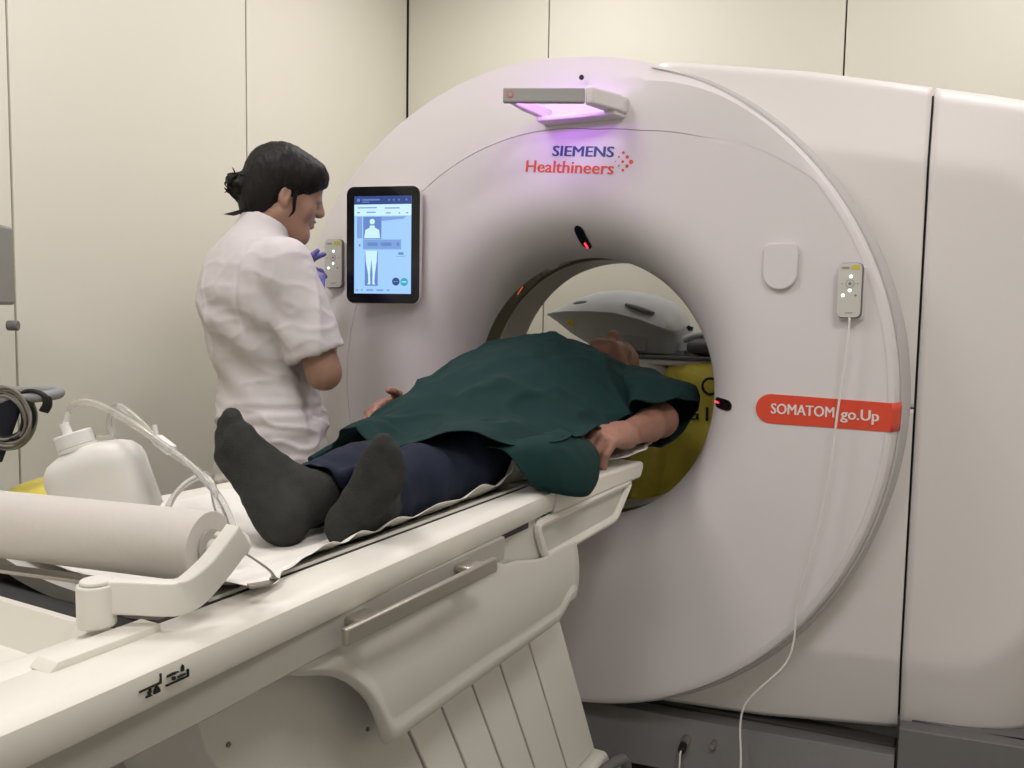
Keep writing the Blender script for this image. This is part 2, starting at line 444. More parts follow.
        ctr_ = Vector((0, .1, 1)); p0, p1 = Vector(s3[0]), Vector(s3[-1]); off = ((ctr_-p0).normalized()+Vector((0, -1, 0))).normalized()*.002
        cyl('laser_light', p0+off, p1+off, .0022, M_ledr, lw, n=8)
    # laser reflection on the film ring, painted as a thin glowing streak
    a0 = R(132)
    tube('laser_reflection', [(.3548*math.cos(a0+t), .232+.02*(t*8), 1+.3548*math.sin(a0+t)) for t in np.linspace(-.045, .045, 5)], .0013, mat('dim laser reflection', (.2, .03, .02), .4, emit=(.8, .12, .05), estr=.8), G, n=6, sm=0)
    # --- lamp bracket above the logo: a loop of arms with a bar in front
    zb0, zb1 = 1.674, 1.7065
    u = Vector((.168, .080, 0)).normalized(); v = Vector((-u.y, u.x, 0))
    A = Vector((-.058, -.210, 0)); B = Vector((.110, -.130, 0))
    bar = prism('lamp_bar', [(0, 0), ((B-A).length, 0), ((B-A).length, .016), (0, .016)], ((A.x, A.y, zb0), u, v, (0, 0, 1)), zb1-zb0, mat('lamp bar grey', (.36, .35, .345), .5), G, bev=.003)
    c = A+u*.0165+Vector((0, 0, (zb0+zb1)/2+.001))
    prism('lamp_button', circ(.0078, 20), (c-v*-.0005, u, (0, 0, 1), -v), .0014, M_redt, bar, bev=0)
    prism('lamp_button', circ(.0058, 20), (c-v*.0006, u, (0, 0, 1), -v), .0010, mat('lamp button grey', (.36, .35, .345), .5), bar, bev=0)
    prism('lamp_arm', [(.1115, -.1285), (.126, -.122), (.160, -.035), (.163, .012), (.128, .012), (.122, -.035), (.104, -.114)], ((0, 0, 1.672), (1, 0, 0), (0, 1, 0), (0, 0, 1)), .038, M_gan, G, bev=.005)
    prism('lamp_arm', [(-.060, -.192), (-.046, -.186), (-.048, -.10), (-.040, .012), (-.060, .012), (-.066, -.10)], ((0, 0, 1.678), (1, 0, 0), (0, 1, 0), (0, 0, 1)), .026, M_gan, G, bev=.004)
    prism('lamp_foot', [(-.050, -.055), (.150, -.045), (.160, .012), (-.056, .012)], ((0, 0, 1.662), (1, 0, 0), (0, 1, 0), (0, 0, 1)), .012, M_gan, G, bev=.004)
    m_ = (A+B)/2+v*.020
    st = prism('light_strip', [(-.075, 0), (.075, 0), (.075, .006), (-.075, .006)], ((m_.x, m_.y, 1.683), u, v, (0, 0, 1)), .018, M_purple, G, bev=.001)
    return G
GAN = gantry()
# ------------------------------------------------------------------ patient table
def cradle_z(x): return .853+.030*(min(abs(x), .2)/.2)**2.2
def xe(y): return .292-.031*(y+1.5) if y > -1.5 else .292
def table():
    T = thing('patient_table', (0, -.8, 0), 'long white motorised patient table running into the scanner bore', 'table')
    # side rails
    for sgn, nm in ((1, 'side_rail'), (-1, 'side_rail')):
        rows = []
        for y in list(np.linspace(-1.78, -.66, 24))+[-.60, -.573, -.570]:
            e = xe(y); k = 0 if y < -.571 else .004
            pr = [(.206, .845), (.206, .8785-k), (.212, .8815-k), (e-.022, .8830-k), (e-.008, .8815-k), (e-.001, .8765-k), (e, .868), (e-.004, .845), (e-.008, .8405), (.21, .8400)]
            rows.append([(sgn*x, y, z) for x, z in pr])
        V = np.array(rows); n = V.shape[1]; F = []
        for i in range(len(rows)-1):
            for j in range(n): F.append((i*n+j, i*n+(j+1) % n, (i+1)*n+(j+1) % n, (i+1)*n+j))
        F.append(tuple(range(n))); F.append(tuple((len(rows)-1)*n+j for j in range(n))[::-1])
        mesh(nm, V.reshape(-1, 3), F, M_tab, T, auto=35)
        # under frame
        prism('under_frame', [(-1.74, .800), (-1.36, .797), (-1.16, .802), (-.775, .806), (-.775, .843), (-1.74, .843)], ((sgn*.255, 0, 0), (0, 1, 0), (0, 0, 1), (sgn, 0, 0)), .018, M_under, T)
    box('end_cap', (0, -1.775, .858), (.58, .03, .05), M_tab, T, bev=.008)
    box('deck', (0, -1.0, .832), (.50, .84, .012), M_slot, T, bev=0)
    box('deck', (0, -1.58, .815), (.50, .36, .02), M_tab2, T, bev=0)
    # dish at the foot end
    rows = []
    for y in np.linspace(-1.765, -1.4125, 30):
        row = []
        for x in np.linspace(-.214, .214, 44):
            d = sst(.10, .185, abs(x)); e = sst(-1.424, -1.4145, y)
            z = .843+(.8824-.843)*max(d, e)
            if abs(x) > .2135: z = .879
            row.append((x, y, z))
        rows.append(row)
    rows.append([(x, -1.404, .8824) for x in np.linspace(-.214, .214, 44)]); rows.append([(x, -1.400, .878) for x in np.linspace(-.214, .214, 44)]); rows.append([(x, -1.400, .83) for x in np.linspace(-.214, .214, 44)])
    grid('foot_tray', rows, M_tab, T)
    for s in (1, -1):
        prism('strip', [(-1.497, 0), (-1.384, 0), (-1.384, .0075), (-1.488, .0075)], ((s*.203-(.0 if s > 0 else .028), 0, .8815), (0, 1, 0), (0, 0, 1), (1, 0, 0)), .028, M_tab, T, bev=.001)
    # cradle: long shallow trough
    rows = []
    xs = np.linspace(-.2, .2, 25)
    for y in (-1.300, -1.295, -1.25, -.6, 0, .10, .14, .18, .22, .26, .30, .34, .50, .65, .66):
        k = 1-.40*sst(.10, .32, y)                 # narrows to a head rest
        row = [(x*k, y, cradle_z(x)) for x in xs]+[(.203*k, y, .878), (.198*k, y, .866)]+[(x*k, y, cradle_z(x)-.018) for x in xs[::-1]]+[(-.198*k, y, .866), (-.203*k, y, .878)]
        rows.append(row)
    V = np.array(rows); n = V.shape[1]; F = []
    for i in range(len(rows)-1):
        for j in range(n): F.append((i*n+j, i*n+(j+1) % n, (i+1)*n+(j+1) % n, (i+1)*n+j))
    F.append(tuple(range(n))); F.append(tuple((len(rows)-1)*n+j for j in range(n))[::-1])
    mesh('cradle', V.reshape(-1, 3), F, M_tab2, T, auto=35)
    # dark cushion edge along the trough
    prism('cradle_edge', [(.2005, .862), (.2055, .862), (.2055, .880), (.2005, .880)], ((0, -1.38, 0), (1, 0, 0), (0, 0, 1), (0, 1, 0)), .81, M_dark, T, bev=0)
    # front carriage under the cradle
    def ring_frame(name, poly, x, r, m):
        P = [np.array((x, a, b)) for a, b in poly]; pts = []
        for i in range(len(P)):
            a, b, c = P[i-1], P[i], P[(i+1) % len(P)]
            u = (a-b)/np.linalg.norm(a-b)*.02; v = (c-b)/np.linalg.norm(c-b)*.02
            for t in np.linspace(0, 1, 5): pts.append(b+u*(1-t)**2+v*t**2)
        pts += pts[:2]
        tube(name, pts, r, m, T, sm=0, n=8)
    poly = [(-.640, .835), (-.566, .835), (-.135, .830), (-.150, .82), (-.236, .762), (-.262, .752), (-.585, .752), (-.600, .765)]
    prism('front_carriage', poly, ((-.252, 0, 0), (0, 1, 0), (0, 0, 1), (1, 0, 0)), .504, M_tab2, T, bev=.004)
    for s in (1, -1):
        ring_frame('carriage_rim', [(-.632, .828), (-.165, .828), (-.252, .762), (-.592, .760)], s*.255, .0085, M_tab)
    prism('front_deck', [(-.568, .836), (-.112, .828), (-.095, .850), (-.10, .864), (-.20, .868), (-.566, .8795)], ((-.263, 0, 0), (0, 1, 0), (0, 0, 1), (1, 0, 0)), .526, M_tab, T, bev=.006)
    for s in (1, -1):
        prism('carriage_cheek', [(0, -.598), (.250, -.598), (.2505, -.640), (.247, -.70), (.242, -.768), (0, -.768)], ((0, 0, .757), (s, 0, 0), (0, 1, 0), (0, 0, 1)), .0845, M_tab2, T, bev=.002)
    # steel accessory rail
    for s in (1, -1):
        b = box('accessory_rail', (s*.302, -1.03, .826), (.009, .335, .021), M_steel, T, rot=Matrix.Rotation(R(-.9*s), 3, 'Z'), bev=.0025)
        for y in (-1.145, -.905): box('rail_bracket', (s*.285, y, .830), (.03, .04, .010), M_steel, b, bev=.003)
    prism('rail_sticker', [(-.886, .819), (-.870, .819), (-.870, .833), (-.886, .833)], ((.3055, 0, 0), (0, 1, 0), (0, 0, 1), (1, 0, 0)), .0008, M_print, T, bev=0)
    text('rail_mark', 'h', (.3066, -.881, .822), (0, 1, 0), (0, 0, 1), .006, M_blackm, T, depth=.0004)
    # flared skirt cover
    def skirt(s):
        out = [(-1.26, .800), (-1.225, .782), (-1.166, .760), (-1.125, .725), (-1.100, .690), (-1.072, .640), (-1.055, .626), (-1.03, .622), (-.80, .622), (-.57, .620), (-.538, .626), (-.508, .660), (-.492, .710), (-.483, .740), (-.495, .775), (-.53, .800)]
        lo = catmull(out, 4)
        ny, nz = 64, 26; rows = []
        ys = np.linspace(-1.26, -.483, ny)
        low = []
        # lower boundary as a function of y
        lb = sorted([(p[0], p[1]) for p in lo[:44]]); yy = [p[0] for p in lb]; zz = [p[1] for p in lb]
        for y in ys:
            z0 = float(np.interp(y, yy, zz)); row = []
            for k in range(nz):
                t = k/(nz-1); zt_ = .806-.020*sst(-.80, -.73, y)-.020*sst(-.73, -.60, y); z = z0+(zt_-z0)*t
                bulge = .250+.020*math.sin(math.pi*min(1, (z-.60)/.21))**1.0
                edge = min(z-z0, .8*(y+1.30), .9*(-.455-y)); rim = 1-sst(.026, .036, edge)
                row.append((s*(bulge+.006*rim-.012*sst(.01, 0, z-z0)), y, z))
            rows.append(row)
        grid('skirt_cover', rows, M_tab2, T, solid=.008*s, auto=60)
    skirt(1); skirt(-1)
    # pedestal with leaning slats
    sh = .565
    def lean(y0, z): return y0+sh*(.57-z)
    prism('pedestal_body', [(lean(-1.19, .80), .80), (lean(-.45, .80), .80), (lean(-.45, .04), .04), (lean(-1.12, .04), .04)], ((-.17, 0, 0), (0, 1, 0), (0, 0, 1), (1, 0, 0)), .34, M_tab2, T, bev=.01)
    st = [-.932, -.845, -.753, -.659, -.548, -.41]
    for s in (1, -1):
        for i in range(len(st)-1):
            a, b = st[i]+.0025, st[i+1]-.0025
            zl = .22
            prism('slat', [(lean(a, .78), .78), (lean(b, .78), .78), (lean(b, zl), zl), (lean(a, zl), zl)], ((s*.172, 0, 0), (0, 1, 0), (0, 0, 1), (s, 0, 0)), .036, M_slat, T, bev=.002)
        prism('end_panel', [(-1.33, .80), (lean(-.9345, .80), .80), (lean(-.9345, .1), .1), (lean(-1.20, .1), .1), (-1.31, .72)], ((s*.172, 0, 0), (0, 1, 0), (0, 0, 1), (s, 0, 0)), .034, M_tab2, T, bev=.002)
        for yy, zz in ((-1.28, .715), (-1.035, .625)):
            cyl('screw', (s*.205, yy, zz), (s*.208, yy, zz), .003, M_remd, T, n=10)
    prism('base_skirt', [(lean(-1.1, .21), .21), (lean(-.40, .215), .215), (lean(-.37, .05), .05), (lean(-1.15, .05), .05)], ((-.235, 0, 0), (0, 1, 0), (0, 0, 1), (1, 0, 0)), .47, M_tab, T, bev=.012)
    box('base_plate', (0, -.42, .02), (.56, 1.1, .04), M_plinth, T, bev=.006)
    # levelling lever at the foot
    cyl('foot_lever', (.255, -.185, .04), (.255, -.185, .17), .022, M_tab2, T, bev=.004)
    tube('foot_lever', [(.23, -.30, .18), (.25, -.24, .20), (.27, -.19, .20), (.27, -.17, .15)], .012, M_plinth, T)
    # printed load pictograms on the rail side
    def mark(poly): prism('pictogram', poly, ((xe(-1.43)-.001, 0, 0), (0, 1, 0), (0, 0, 1), (1, 0, 0)), .0022, M_blackm, T, bev=0)
    y0, z0 = -1.455, .8625
    mark([(y0, z0), (y0+.0225, z0), (y0+.0225, z0+.009), (y0+.021, z0+.009), (y0+.021, z0+.0016), (y0, z0+.0016)])
    mark([(y0+.010, z0-.006), (y0+.0125, z0-.003), (y0+.0118, z0-.003), (y0+.0118, z0), (y0+.0102, z0), (y0+.0102, z0-.003), (y0+.0088, z0-.003)])
    mark([(y0+.007, z0-.0072), (y0+.0125, z0-.0072), (y0+.0125, z0-.0062), (y0+.007, z0-.0062)])
    mark([(y0+.0155, z0-.0035), (y0+.0205, z0-.0035), (y0+.018, z0)]); mark([(y0+.015, z0-.007), (y0+.021, z0-.007), (y0+.021, z0-.0042), (y0+.015, z0-.0042)])
    y1 = y0+.0275
    mark([(y1, z0-.005), (y1+.0245, z0-.005), (y1+.0245, z0+.002), (y1+.0233, z0+.002), (y1+.0233, z0-.0038), (y1, z0-.0038)])
    mark([(y1+.001, z0+.0028), (y1+.0105, z0+.0028), (y1+.0105, z0+.0048), (y1+.006, z0+.0052), (y1+.001, z0+.0045)])
    mark([(y1+.0165, z0+.0025), (y1+.0192, z0+.0025), (y1+.0192, z0+.0065), (y1+.018, z0+.0085), (y1+.0165, z0+.0065)])
    mark([(y1+.012, z0+.003), (y1+.0132, z0+.003), (y1+.0132, z0+.0042), (y1+.012, z0+.0042)])
    mark([(y1+.007, z0-.002), (y1+.010, z0-.002), (y1+.010, z0+.0005), (y1+.007, z0+.0005)])
    mark([(y1+.013, z0-.002), (y1+.021, z0-.002), (y1+.021, z0-.0006), (y1+.013, z0-.0006)])
    return T
TAB = table()

# ------------------------------------------------------------------ paper roll and holder
def roll():
    a = np.array((.206, -1.303, .941)); b = np.array((-.255, -1.396, .941)); d = (b-a)/np.linalg.norm(b-a)
    Hd = thing('paper_roll_holder', (.188, -1.418, .889), 'white bent arm holder carrying the paper roll on the table end', 'holder')
    for s in (1, -1):
        if s > 0:
            px, py = .184, -1.418
            path = catmull([(.184, -1.416, .917), (.205, -1.402, .917), (.240, -1.382, .9155), (.249, -1.373, .917), (.255, -1.364, .923), (.260, -1.345, .938), (.263, -1.322, .959), (.263, -1.316, .964)], 5)
        else:
            px, py = -.255, -1.40
            path = catmull([(-.255, -1.40, .917), (-.275, -1.40, .917), (-.285, -1.40, .92), (-.289, -1.399, .935), (-.29, -1.398, .955), (-.29, -1.398, .965)], 5)
        cyl('post', (px, py, .8895), (px, py, .930), .0175, M_hold, Hd, n=32, bev=.002)
        cyl('post_cap', (px, py, .930), (px, py, .934), .0145, M_hold, Hd, n=28, bev=.0015)
        P = np.array(path); n = len(P); V = []; F = []
        T = np.gradient(P, axis=0); T /= np.linalg.norm(T, axis=1)[:, None]
        up = np.array((0, 0, 1.0))
        for i in range(n):
            sd = np.array((d[0], d[1], 0)); S = np.cross(T[i], up)
            # arm stays a flat bar: thick along the roll axis, deep in its own plane
            ax = -d if s > 0 else d
            t = i/(n-1); hw = .0085+.0*t; hd = .016+.001*t
            if t < .45:
                ax = np.cross(T[i], up); ax /= np.linalg.norm(ax); Nn = np.cross(ax, T[i])
            else:
                k = min(1, (t-.45)/.25); a0 = np.cross(T[i], up); a0 /= np.linalg.norm(a0)+1e-9
                a1 = -d if s > 0 else d; 
                if a0@a1 < 0: a1 = -a1
                ax = a0*(1-k)+a1*k; ax = ax-T[i]*(ax@T[i]); ax /= np.linalg.norm(ax); Nn = np.cross(ax, T[i])
            for u, v in rrect(2*hw, 2*hd, .0022, 3): V.append(P[i]+ax*u+Nn*v)
        m = len(rrect(1, 1, .1, 3))
        for i in range(n-1):
            for j in range(m): F.append((i*m+j, i*m+(j+1) % m, (i+1)*m+(j+1) % m, (i+1)*m+j))
        F.append(tuple(range(m))[::-1]); F.append(tuple((n-1)*m+j for j in range(m)))
        mesh('arm', V, F, M_hold, Hd, auto=32)
    c0 = a-d*.020
    cyl('arm_boss', (.262, -1.312, .955), tuple(np.array((.262, -1.312, .955))+d*.022+np.array((0, .006, -.008))), .013, M_hold, Hd, n=24, bev=.002)
    cyl('axle', tuple(a-d*.02), tuple(b+d*.02), .009, M_hold, Hd, n=16)
    # latch on the arm and folded metal hook behind it
    box('latch', (.2535, -1.330, .964), (.010, .006, .012), M_rem, Hd, rot=Matrix.Rotation(R(35), 3, 'X'), bev=.0015)
    sweep('hook', [(-.006, -.001), (.006, -.001), (.006, .001), (-.006, .001)], catmull([(.262, -1.302, .940), (.270, -1.283, .922), (.273, -1.277, .911), (.269, -1.280, .907), (.257, -1.298, .906)], 4), M_steel, Hd, smooth=False)
    # tear bar under the roll
    e = np.array((0, -.016, -.046))
    sweep('tear_bar', [(-.009, -.002), (.009, -.002), (.009, .002), (-.009, .002)], [tuple(a+e), tuple((a+b)/2+e), tuple(b+e)], M_steel, Hd, smooth=False)
    # the roll itself
    Rl = thing('paper_roll', tuple((a+b)/2), 'thick roll of white exam paper in the table end holder', 'paper roll')
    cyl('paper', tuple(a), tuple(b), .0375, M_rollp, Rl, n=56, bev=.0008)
    cyl('core', tuple(a-d*.003), tuple(a), .019, mat('roll core grey', (.42, .40, .36), .7), Rl, n=32)
roll()

# ------------------------------------------------------------------ paper sheet over the cradle
def hsh(a): return math.sin(a*12.9898)*43758.5453 % 1
def paper():
    rows = []
    ys = list(np.linspace(-1.285, .14, 175))
    pk = [(-1.285, .246, .002), (-1.24, .238, .002), (-1.20, .215, .003), (-1.150, .205, .008), (-1.10, .199, .012), (-1.07, .196, .006), (-1.04, .198, .014), (-1.0, .196, .006), (-.96, .199, .015), (-.91, .197, .008), (-.85, .199, .016), (-.78, .197, .010), (-.72, .199, .022), (-.66, .196, .012), (-.61, .196, .028), (-.575, .190, .064), (-.548, .196, .034), (-.52, .205, .004), (-.45, .205, .002), (-.28, .232, .001), (-.20, .262, .002), (-.10, .266, .004), (.0, .245, .003), (.1, .225, .001), (.35, .215, .0)]
    py = [p[0] for p in pk]; px = [p[1] for p in pk]; pz = [p[2] for p in pk]
    for y in ys:
        # smooth interpolation of the wavy near edge
        i = max(0, min(len(py)-2, int(np.searchsorted(py, y))-1)); t = (y-py[i])/(py[i+1]-py[i]); t = t*t*(3-2*t)
        X1 = px[i]+(px[i+1]-px[i])*t; L = pz[i]+(pz[i+1]-pz[i])*t
        row = []
        for k in range(41):
            u = k/40; x = -.208+(X1+.208)*u
            base = cradle_z(x)+.0025
            if x > .2: base = .8865
            lift = L*sst(.90, 1.0, u)
            rip = .0016*math.sin(y*60+x*25)*math.sin(x*40+2)+.001*math.sin(y*23+x*90)
            z = base+lift+abs(rip)
            if y < -1.24 and u < 2: z += .012*sst(-1.24, -1.285, y)
            row.append((x, y, z))
        rows.append(row)
    o = grid('exam_paper', rows, M_paper, solid=-.0006, auto=60)
    setp(o, 'white exam paper sheet spread on the table under the patient', 'paper')
paper()

# ------------------------------------------------------------------ suction bottle and tubing
def bottle():
    B = thing('drain_bottle', (-.165, -1.15, .868), 'milky plastic bottle with clear tubing leaning behind the paper roll', 'bottle')
    # local frame: width axis across the view, tilted to the left
    ax = Vector((.88, .47, 0)).normalized(); nm = Vector((.47, -.88, 0)).normalized(); up0 = Vector((0, 0, 1))
    tl = R(-19); up = (up0*math.cos(tl)+ax*math.sin(tl)); wd = (ax*math.cos(tl)-up0*math.sin(tl))
    o = Vector((-.157, -1.143, .878))
    prof = [(0, .0), (.030, .002), (.058, .006), (.068, .014), (.068, .06), (.0685, .088), (.066, .100), (.057, .112), (.043, .119), (.030, .1225), (.0235, .125), (.022, .128), (.022, .134)]
    n = 40; rows = []
    for r, h in prof:
        row = []
        for i in range(n):
            a = 2*math.pi*i/n; k = sst(.118, .128, h)
            c, s = math.cos(a), math.sin(a)
            # rounded rectangle section turning into a round neck
            p = 3.2*(1-k)+2*k; q = (abs(c)**p+abs(s)**p)**(-1/p)
            dx = r*q*c-.014*k*0; dy = r*(.62*(1-k)+1*k)*q*s
            dx -= .014*k
            row.append(o+wd*dx+nm*dy+up*h)
        rows.append(row)
    G = np.array([[tuple(v) for v in r] for r in rows])
    grid('bottle_body', G, M_bottle, B, closed_v=True, auto=60)
    q = o-wd*.014
    cyl('screw_cap', q+up*.128, q+up*.148, .0255, M_cap, B, n=36, bev=.002)
    cyl('screw_cap_ring', q+up*.122, q+up*.128, .0262, M_cap, B, n=36, bev=.001)
    cp = q+up*.148
    cyl('connector', cp-wd*.006, cp-wd*.006+up*.016, .0065, M_cap, B, n=16, bev=.001)
    c1 = cp-wd*.006+up*.012
    t1 = [tuple(c1)]+[(-.252, -1.15, 1.035), (-.240, -1.15, 1.050), (-.205, -1.15, 1.056), (-.158, -1.15, 1.047), (-.106, -1.15, 1.030), (-.056, -1.15, 1.010), (-.008, -1.15, .990), (.029, -1.15, .968), (.058, -1.15, .945), (.076, -1.15, .918), (.083, -1.15, .895), (.085, -1.16, .875)]
    tube('tube', t1, .0048, M_tube, B, n=10)
    t2 = [tuple(cp+wd*.012-up*.015+nm*-.03), (-.210, -1.11, 1.000), (-.215, -1.11, 1.020), (-.192, -1.12, 1.043), (-.163, -1.13, 1.050), (-.122, -1.13, 1.032), (-.075, -1.13, 1.000), (-.022, -1.13, .980), (.007, -1.135, .970), (.03, -1.14, .962), (.055, -1.155, .94), (.070, -1.158, .915), (.074, -1.158, .875)]
    tube('tube', t2, .0048, M_tube, B, n=10)
    tube('tube', [(.010, -1.128, .970), (-.008, -1.12, .966), (-.038, -1.12, .953), (-.066, -1.12, .930), (-.085, -1.12, .900), (-.092, -1.12, .868)], .0045, M_tube, B, n=10)
    ck = Vector((-.066, -1.142, 1.010)); dr = Vector((.045, 0, -.020)).normalized()
    box('clamp', ck+dr*.010, (.034, .014, .014), M_cap, B, rot=dr.to_track_quat('X', 'Z').to_matrix(), bev=.003)
    cyl('clamp_pin', ck+Vector((-.006, 0, .004)), ck+Vector((-.010, 0, .022)), .0035, M_cap, B, n=10)
bottle()

# ------------------------------------------------------------------ tablet on the scanner
M_scr = mat('screen pale blue', (.02, .02, .02), .25, emit=(.36, .62, 1.0), estr=.95)
M_scr_bar = mat('screen navy bar', (.01, .01, .02), .3, emit=(.03, .06, .22), estr=1.0)
M_scr_shade = mat('screen shaded blue', (.01, .01, .02), .3, emit=(.22, .38, .75), estr=.9)
M_scr_mid = mat('screen mid blue', (.01, .01, .02), .3, emit=(.14, .26, .60), estr=.9)
M_scr_lite = mat('screen white blue', (.02, .02, .02), .3, emit=(.55, .80, 1.0), estr=1.05)
M_scr_teal = mat('screen teal', (.01, .02, .02), .3, emit=(.02, .38, .48), estr=1.0)
def tablet():
    yaw = R(15)
    e1 = Vector((math.cos(yaw), math.sin(yaw), 0)); e2 = Vector((0, 0, 1)); nn = e1.cross(e2)   # faces the viewer
    if nn.y > 0: nn = -nn
    c = Vector((-.507, -.060, 1.376))
    T = thing('tablet', tuple(c), 'black framed touch tablet mounted on the scanner front', 'tablet')
    O = lambda d: tuple(c+nn*d)
    w, h = .214, .318
    prism('housing', rrect(w, h, .022, 6), (O(-.020), e1, e2, nn), .017, M_trol, T, bev=.004)
    prism('bezel', rrect(w-.004, h-.004, .021, 6), (O(-.003), e1, e2, nn), .004, M_black, T, bev=.001)
    sw, shh = .164, .262; ox, oy = 0, 0
    s = prism('screen', rrect(sw, shh, .001, 1, ox, oy), (O(.001), e1, e2, nn), .0006, M_scr, T, bev=0)
    L, Bt = ox-sw/2, oy-shh/2
    def rc(nm, u0, v0, u1, v1, m, d=.0016):
        prism(nm, [(L+u0*sw, Bt+v0*shh), (L+u1*sw, Bt+v0*shh), (L+u1*sw, Bt+v1*shh), (L+u0*sw, Bt+v1*shh)], (O(d), e1, e2, nn), .0003, m, s, bev=0)
    def cc(nm, u, v, r, m, d=.0024): prism(nm, circ(r, 24, L+u*sw, Bt+v*shh), (O(d), e1, e2, nn), .0003, m, s, bev=0)
    def pg(nm, P, m, d=.0024): prism(nm, [(L+u*sw, Bt+v*shh) for u, v in P], (O(d), e1, e2, nn), .0003, m, s, bev=0)
    rc('title_bar', 0, .915, 1, 1, M_scr_bar); rc('menu_row', 0, .80, 1, .915, M_scr_lite)
    rc('title_mark', .05, .945, .10, .975, M_scr_mid, .002); rc('title_text', .14, .955, .45, .97, M_scr_mid, .002); rc('title_text', .14, .935, .26, .944, M_scr_mid, .002)
    for u in (.60, .68, .77, .90): rc('title_mark', u, .952, u+.03, .966, M_scr_mid, .002)
    for u0, u1, v in ((.06, .40, .875), (.54, .80, .870), (.05, .10, .825), (.22, .38, .828), (.56, .64, .82), (.78, .81, .82), (.91, .95, .82)): rc('menu_text', u0, v, u1, v+.013, M_scr_shade, .002)
    rc('scan_image', .05, .57, .14, .79, M_scr_shade, .0018); rc('scan_image', .16, .56, .48, .79, M_scr_mid, .0018); rc('scan_image', .19, .08, .42, .44, M_scr_mid, .0018)
    pg('scan_wedge', [(.48, .79), (.92, .79), (.86, .765), (.48, .745)], M_scr_shade, .002)
    # body outline: head and shoulders, then the legs
    cc('body_figure', .32, .74, .0075, M_scr_lite)
    pg('body_figure', [(.28, .70), (.36, .70), (.37, .675), (.44, .655), (.46, .57), (.18, .57), (.20, .655), (.27, .675)], M_scr_lite)
    pg('body_figure', [(.20, .44), (.41, .44), (.40, .33), (.37, .20), (.36, .115), (.38, .095), (.325, .095), (.33, .20), (.307, .36), (.285, .20), (.29, .095), (.235, .095), (.255, .115), (.25, .20), (.21, .33)], M_scr_lite)
    rc('value_panel', .16, .455, .83, .555, M_scr_shade, .0026)
    for u0, u1 in ((.24, .42), (.48, .66), (.75, .80)): rc('value_text', u0, .49, u1, .525, M_scr_mid, .003)
    rc('value_text', .08, .485, .11, .51, M_scr_mid, .002); rc('value_text', .78, .40, .87, .425, M_scr_mid, .002); rc('value_text', .74, .38, .90, .386, M_scr_shade, .002)
    cc('round_button', .74, .125, .0108, M_scr_bar); cc('round_button', .885, .122, .0108, M_scr_teal)
    rc('button_mark', .70, .12, .78, .13, M_scr_mid, .003); rc('button_mark', .845, .117, .925, .127, M_scr_lite, .003)
    for u0, u1 in ((.03, .07), (.12, .15), (.22, .34), (.40, .52), (.58, .63)): rc('foot_text', u0, .025, u1, .045, M_scr_shade, .002)
    # bracket to the scanner
    box('bracket', c-nn*.030, (.12, .022, .12), M_trol, T, rot=Matrix.Rotation(yaw, 3, 'Z'), bev=.004)
tablet()

# ------------------------------------------------------------------ remote controls
def remote(c, yaw, w, h, label, cable=None):
    e1 = Vector((math.cos(yaw), math.sin(yaw), 0)); e2 = Vector((0, 0, 1)); nn = Vector((math.sin(yaw), -math.cos(yaw), 0))
    c = Vector(c); T = thing('remote_control', tuple(c), label, 'remote control', 'handheld scanner remotes')
    O = lambda d: tuple(c+nn*d)
    prism('holder_plate', rrect(w*1.04, h*1.0, .008, 4, .002, -h*.04), (O(-.024), e1, e2, nn), .012, M_gan, T, bev=.003)
    prism('back_shell', rrect(w, h, .012, 5), (O(-.012), e1, e2, nn), .011, M_remd, T, bev=.002)
    f = prism('face', rrect(w-.003, h-.003, .011, 5, -.001, 0), (O(-.002), e1, e2, nn), .003, M_rem, T, bev=.001)
    def cc(nm, u, v, r, m, d=.0012): prism(nm, circ(r, 18, u*w, v*h), (O(d), e1, e2, nn), .0006, m, f, bev=0)
    def rc(nm, u0, v0, u1, v1, m, d=.0012): prism(nm, [(u0*w, v0*h), (u1*w, v0*h), (u1*w, v1*h), (u0*w, v1*h)], (O(d), e1, e2, nn), .0006, m, f, bev=0)
    cc('dial', 0, .12, .0085, M_remd); cc('dial', 0, .12, .0075, M_rem, .0016); cc('dial', 0, .12, .003, M_remd, .002)
    rc('yellow_mark', .05, .38, .36, .445, M_yel); rc('grey_mark', -.34, .39, -.06, .425, M_mon)
    for u in (-.35, .27): rc('side_mark', u, .115, u+.08, .125, M_remd)
    for u, v in ((.02, .25), (0, .0), (-.26, -.09)): cc('led', u, v, .0034, M_ledw)
    cc('led', .24, -.09, .0022, M_remd); rc('brand_line', -.15, -.41, .15, -.395, M_mon)
    if cable:
        tube('cable', cable, .0023, M_cable, T, n=8)
remote((.677, -.022, 1.255), 0, .050, .116, 'grey white remote with white cable hanging on the right of the scanner face',
       [(.679, -.028, 1.198), (.680, -.030, 1.185), (.676, -.03, 1.109), (.666, -.032, 1.003), (.656, -.034, .873), (.633, -.036, .718), (.602, -.034, .579), (.598, -.03, .488), (.581, -.03, .428), (.530, -.03, .363), (.498, -.03, .316), (.490, -.035, .267), (.500, -.06, .19), (.505, -.10, .10), (.50, -.14, .03), (.46, -.16, .006), (.38, -.2, .004)])
remote((-.724, -.006, 1.333), R(8), .060, .140, 'grey white remote the nurse touches left of the tablet')
# plug with its own white lead
pl = thing('power_plug', (.342, .026, .150), 'black plug with a white lead in the plinth socket', 'plug')
cyl('plug_body', (.342, .010, .146), (.341, .034, .151), .009, M_blackm, pl, n=16, bev=.002)
tube('lead', [(.342, .012, .147), (.342, .002, .140), (.345, -.010, .110), (.350, -.03, .06), (.36, -.06, .006), (.42, -.11, .004)], .0022, M_cable, pl, n=8)

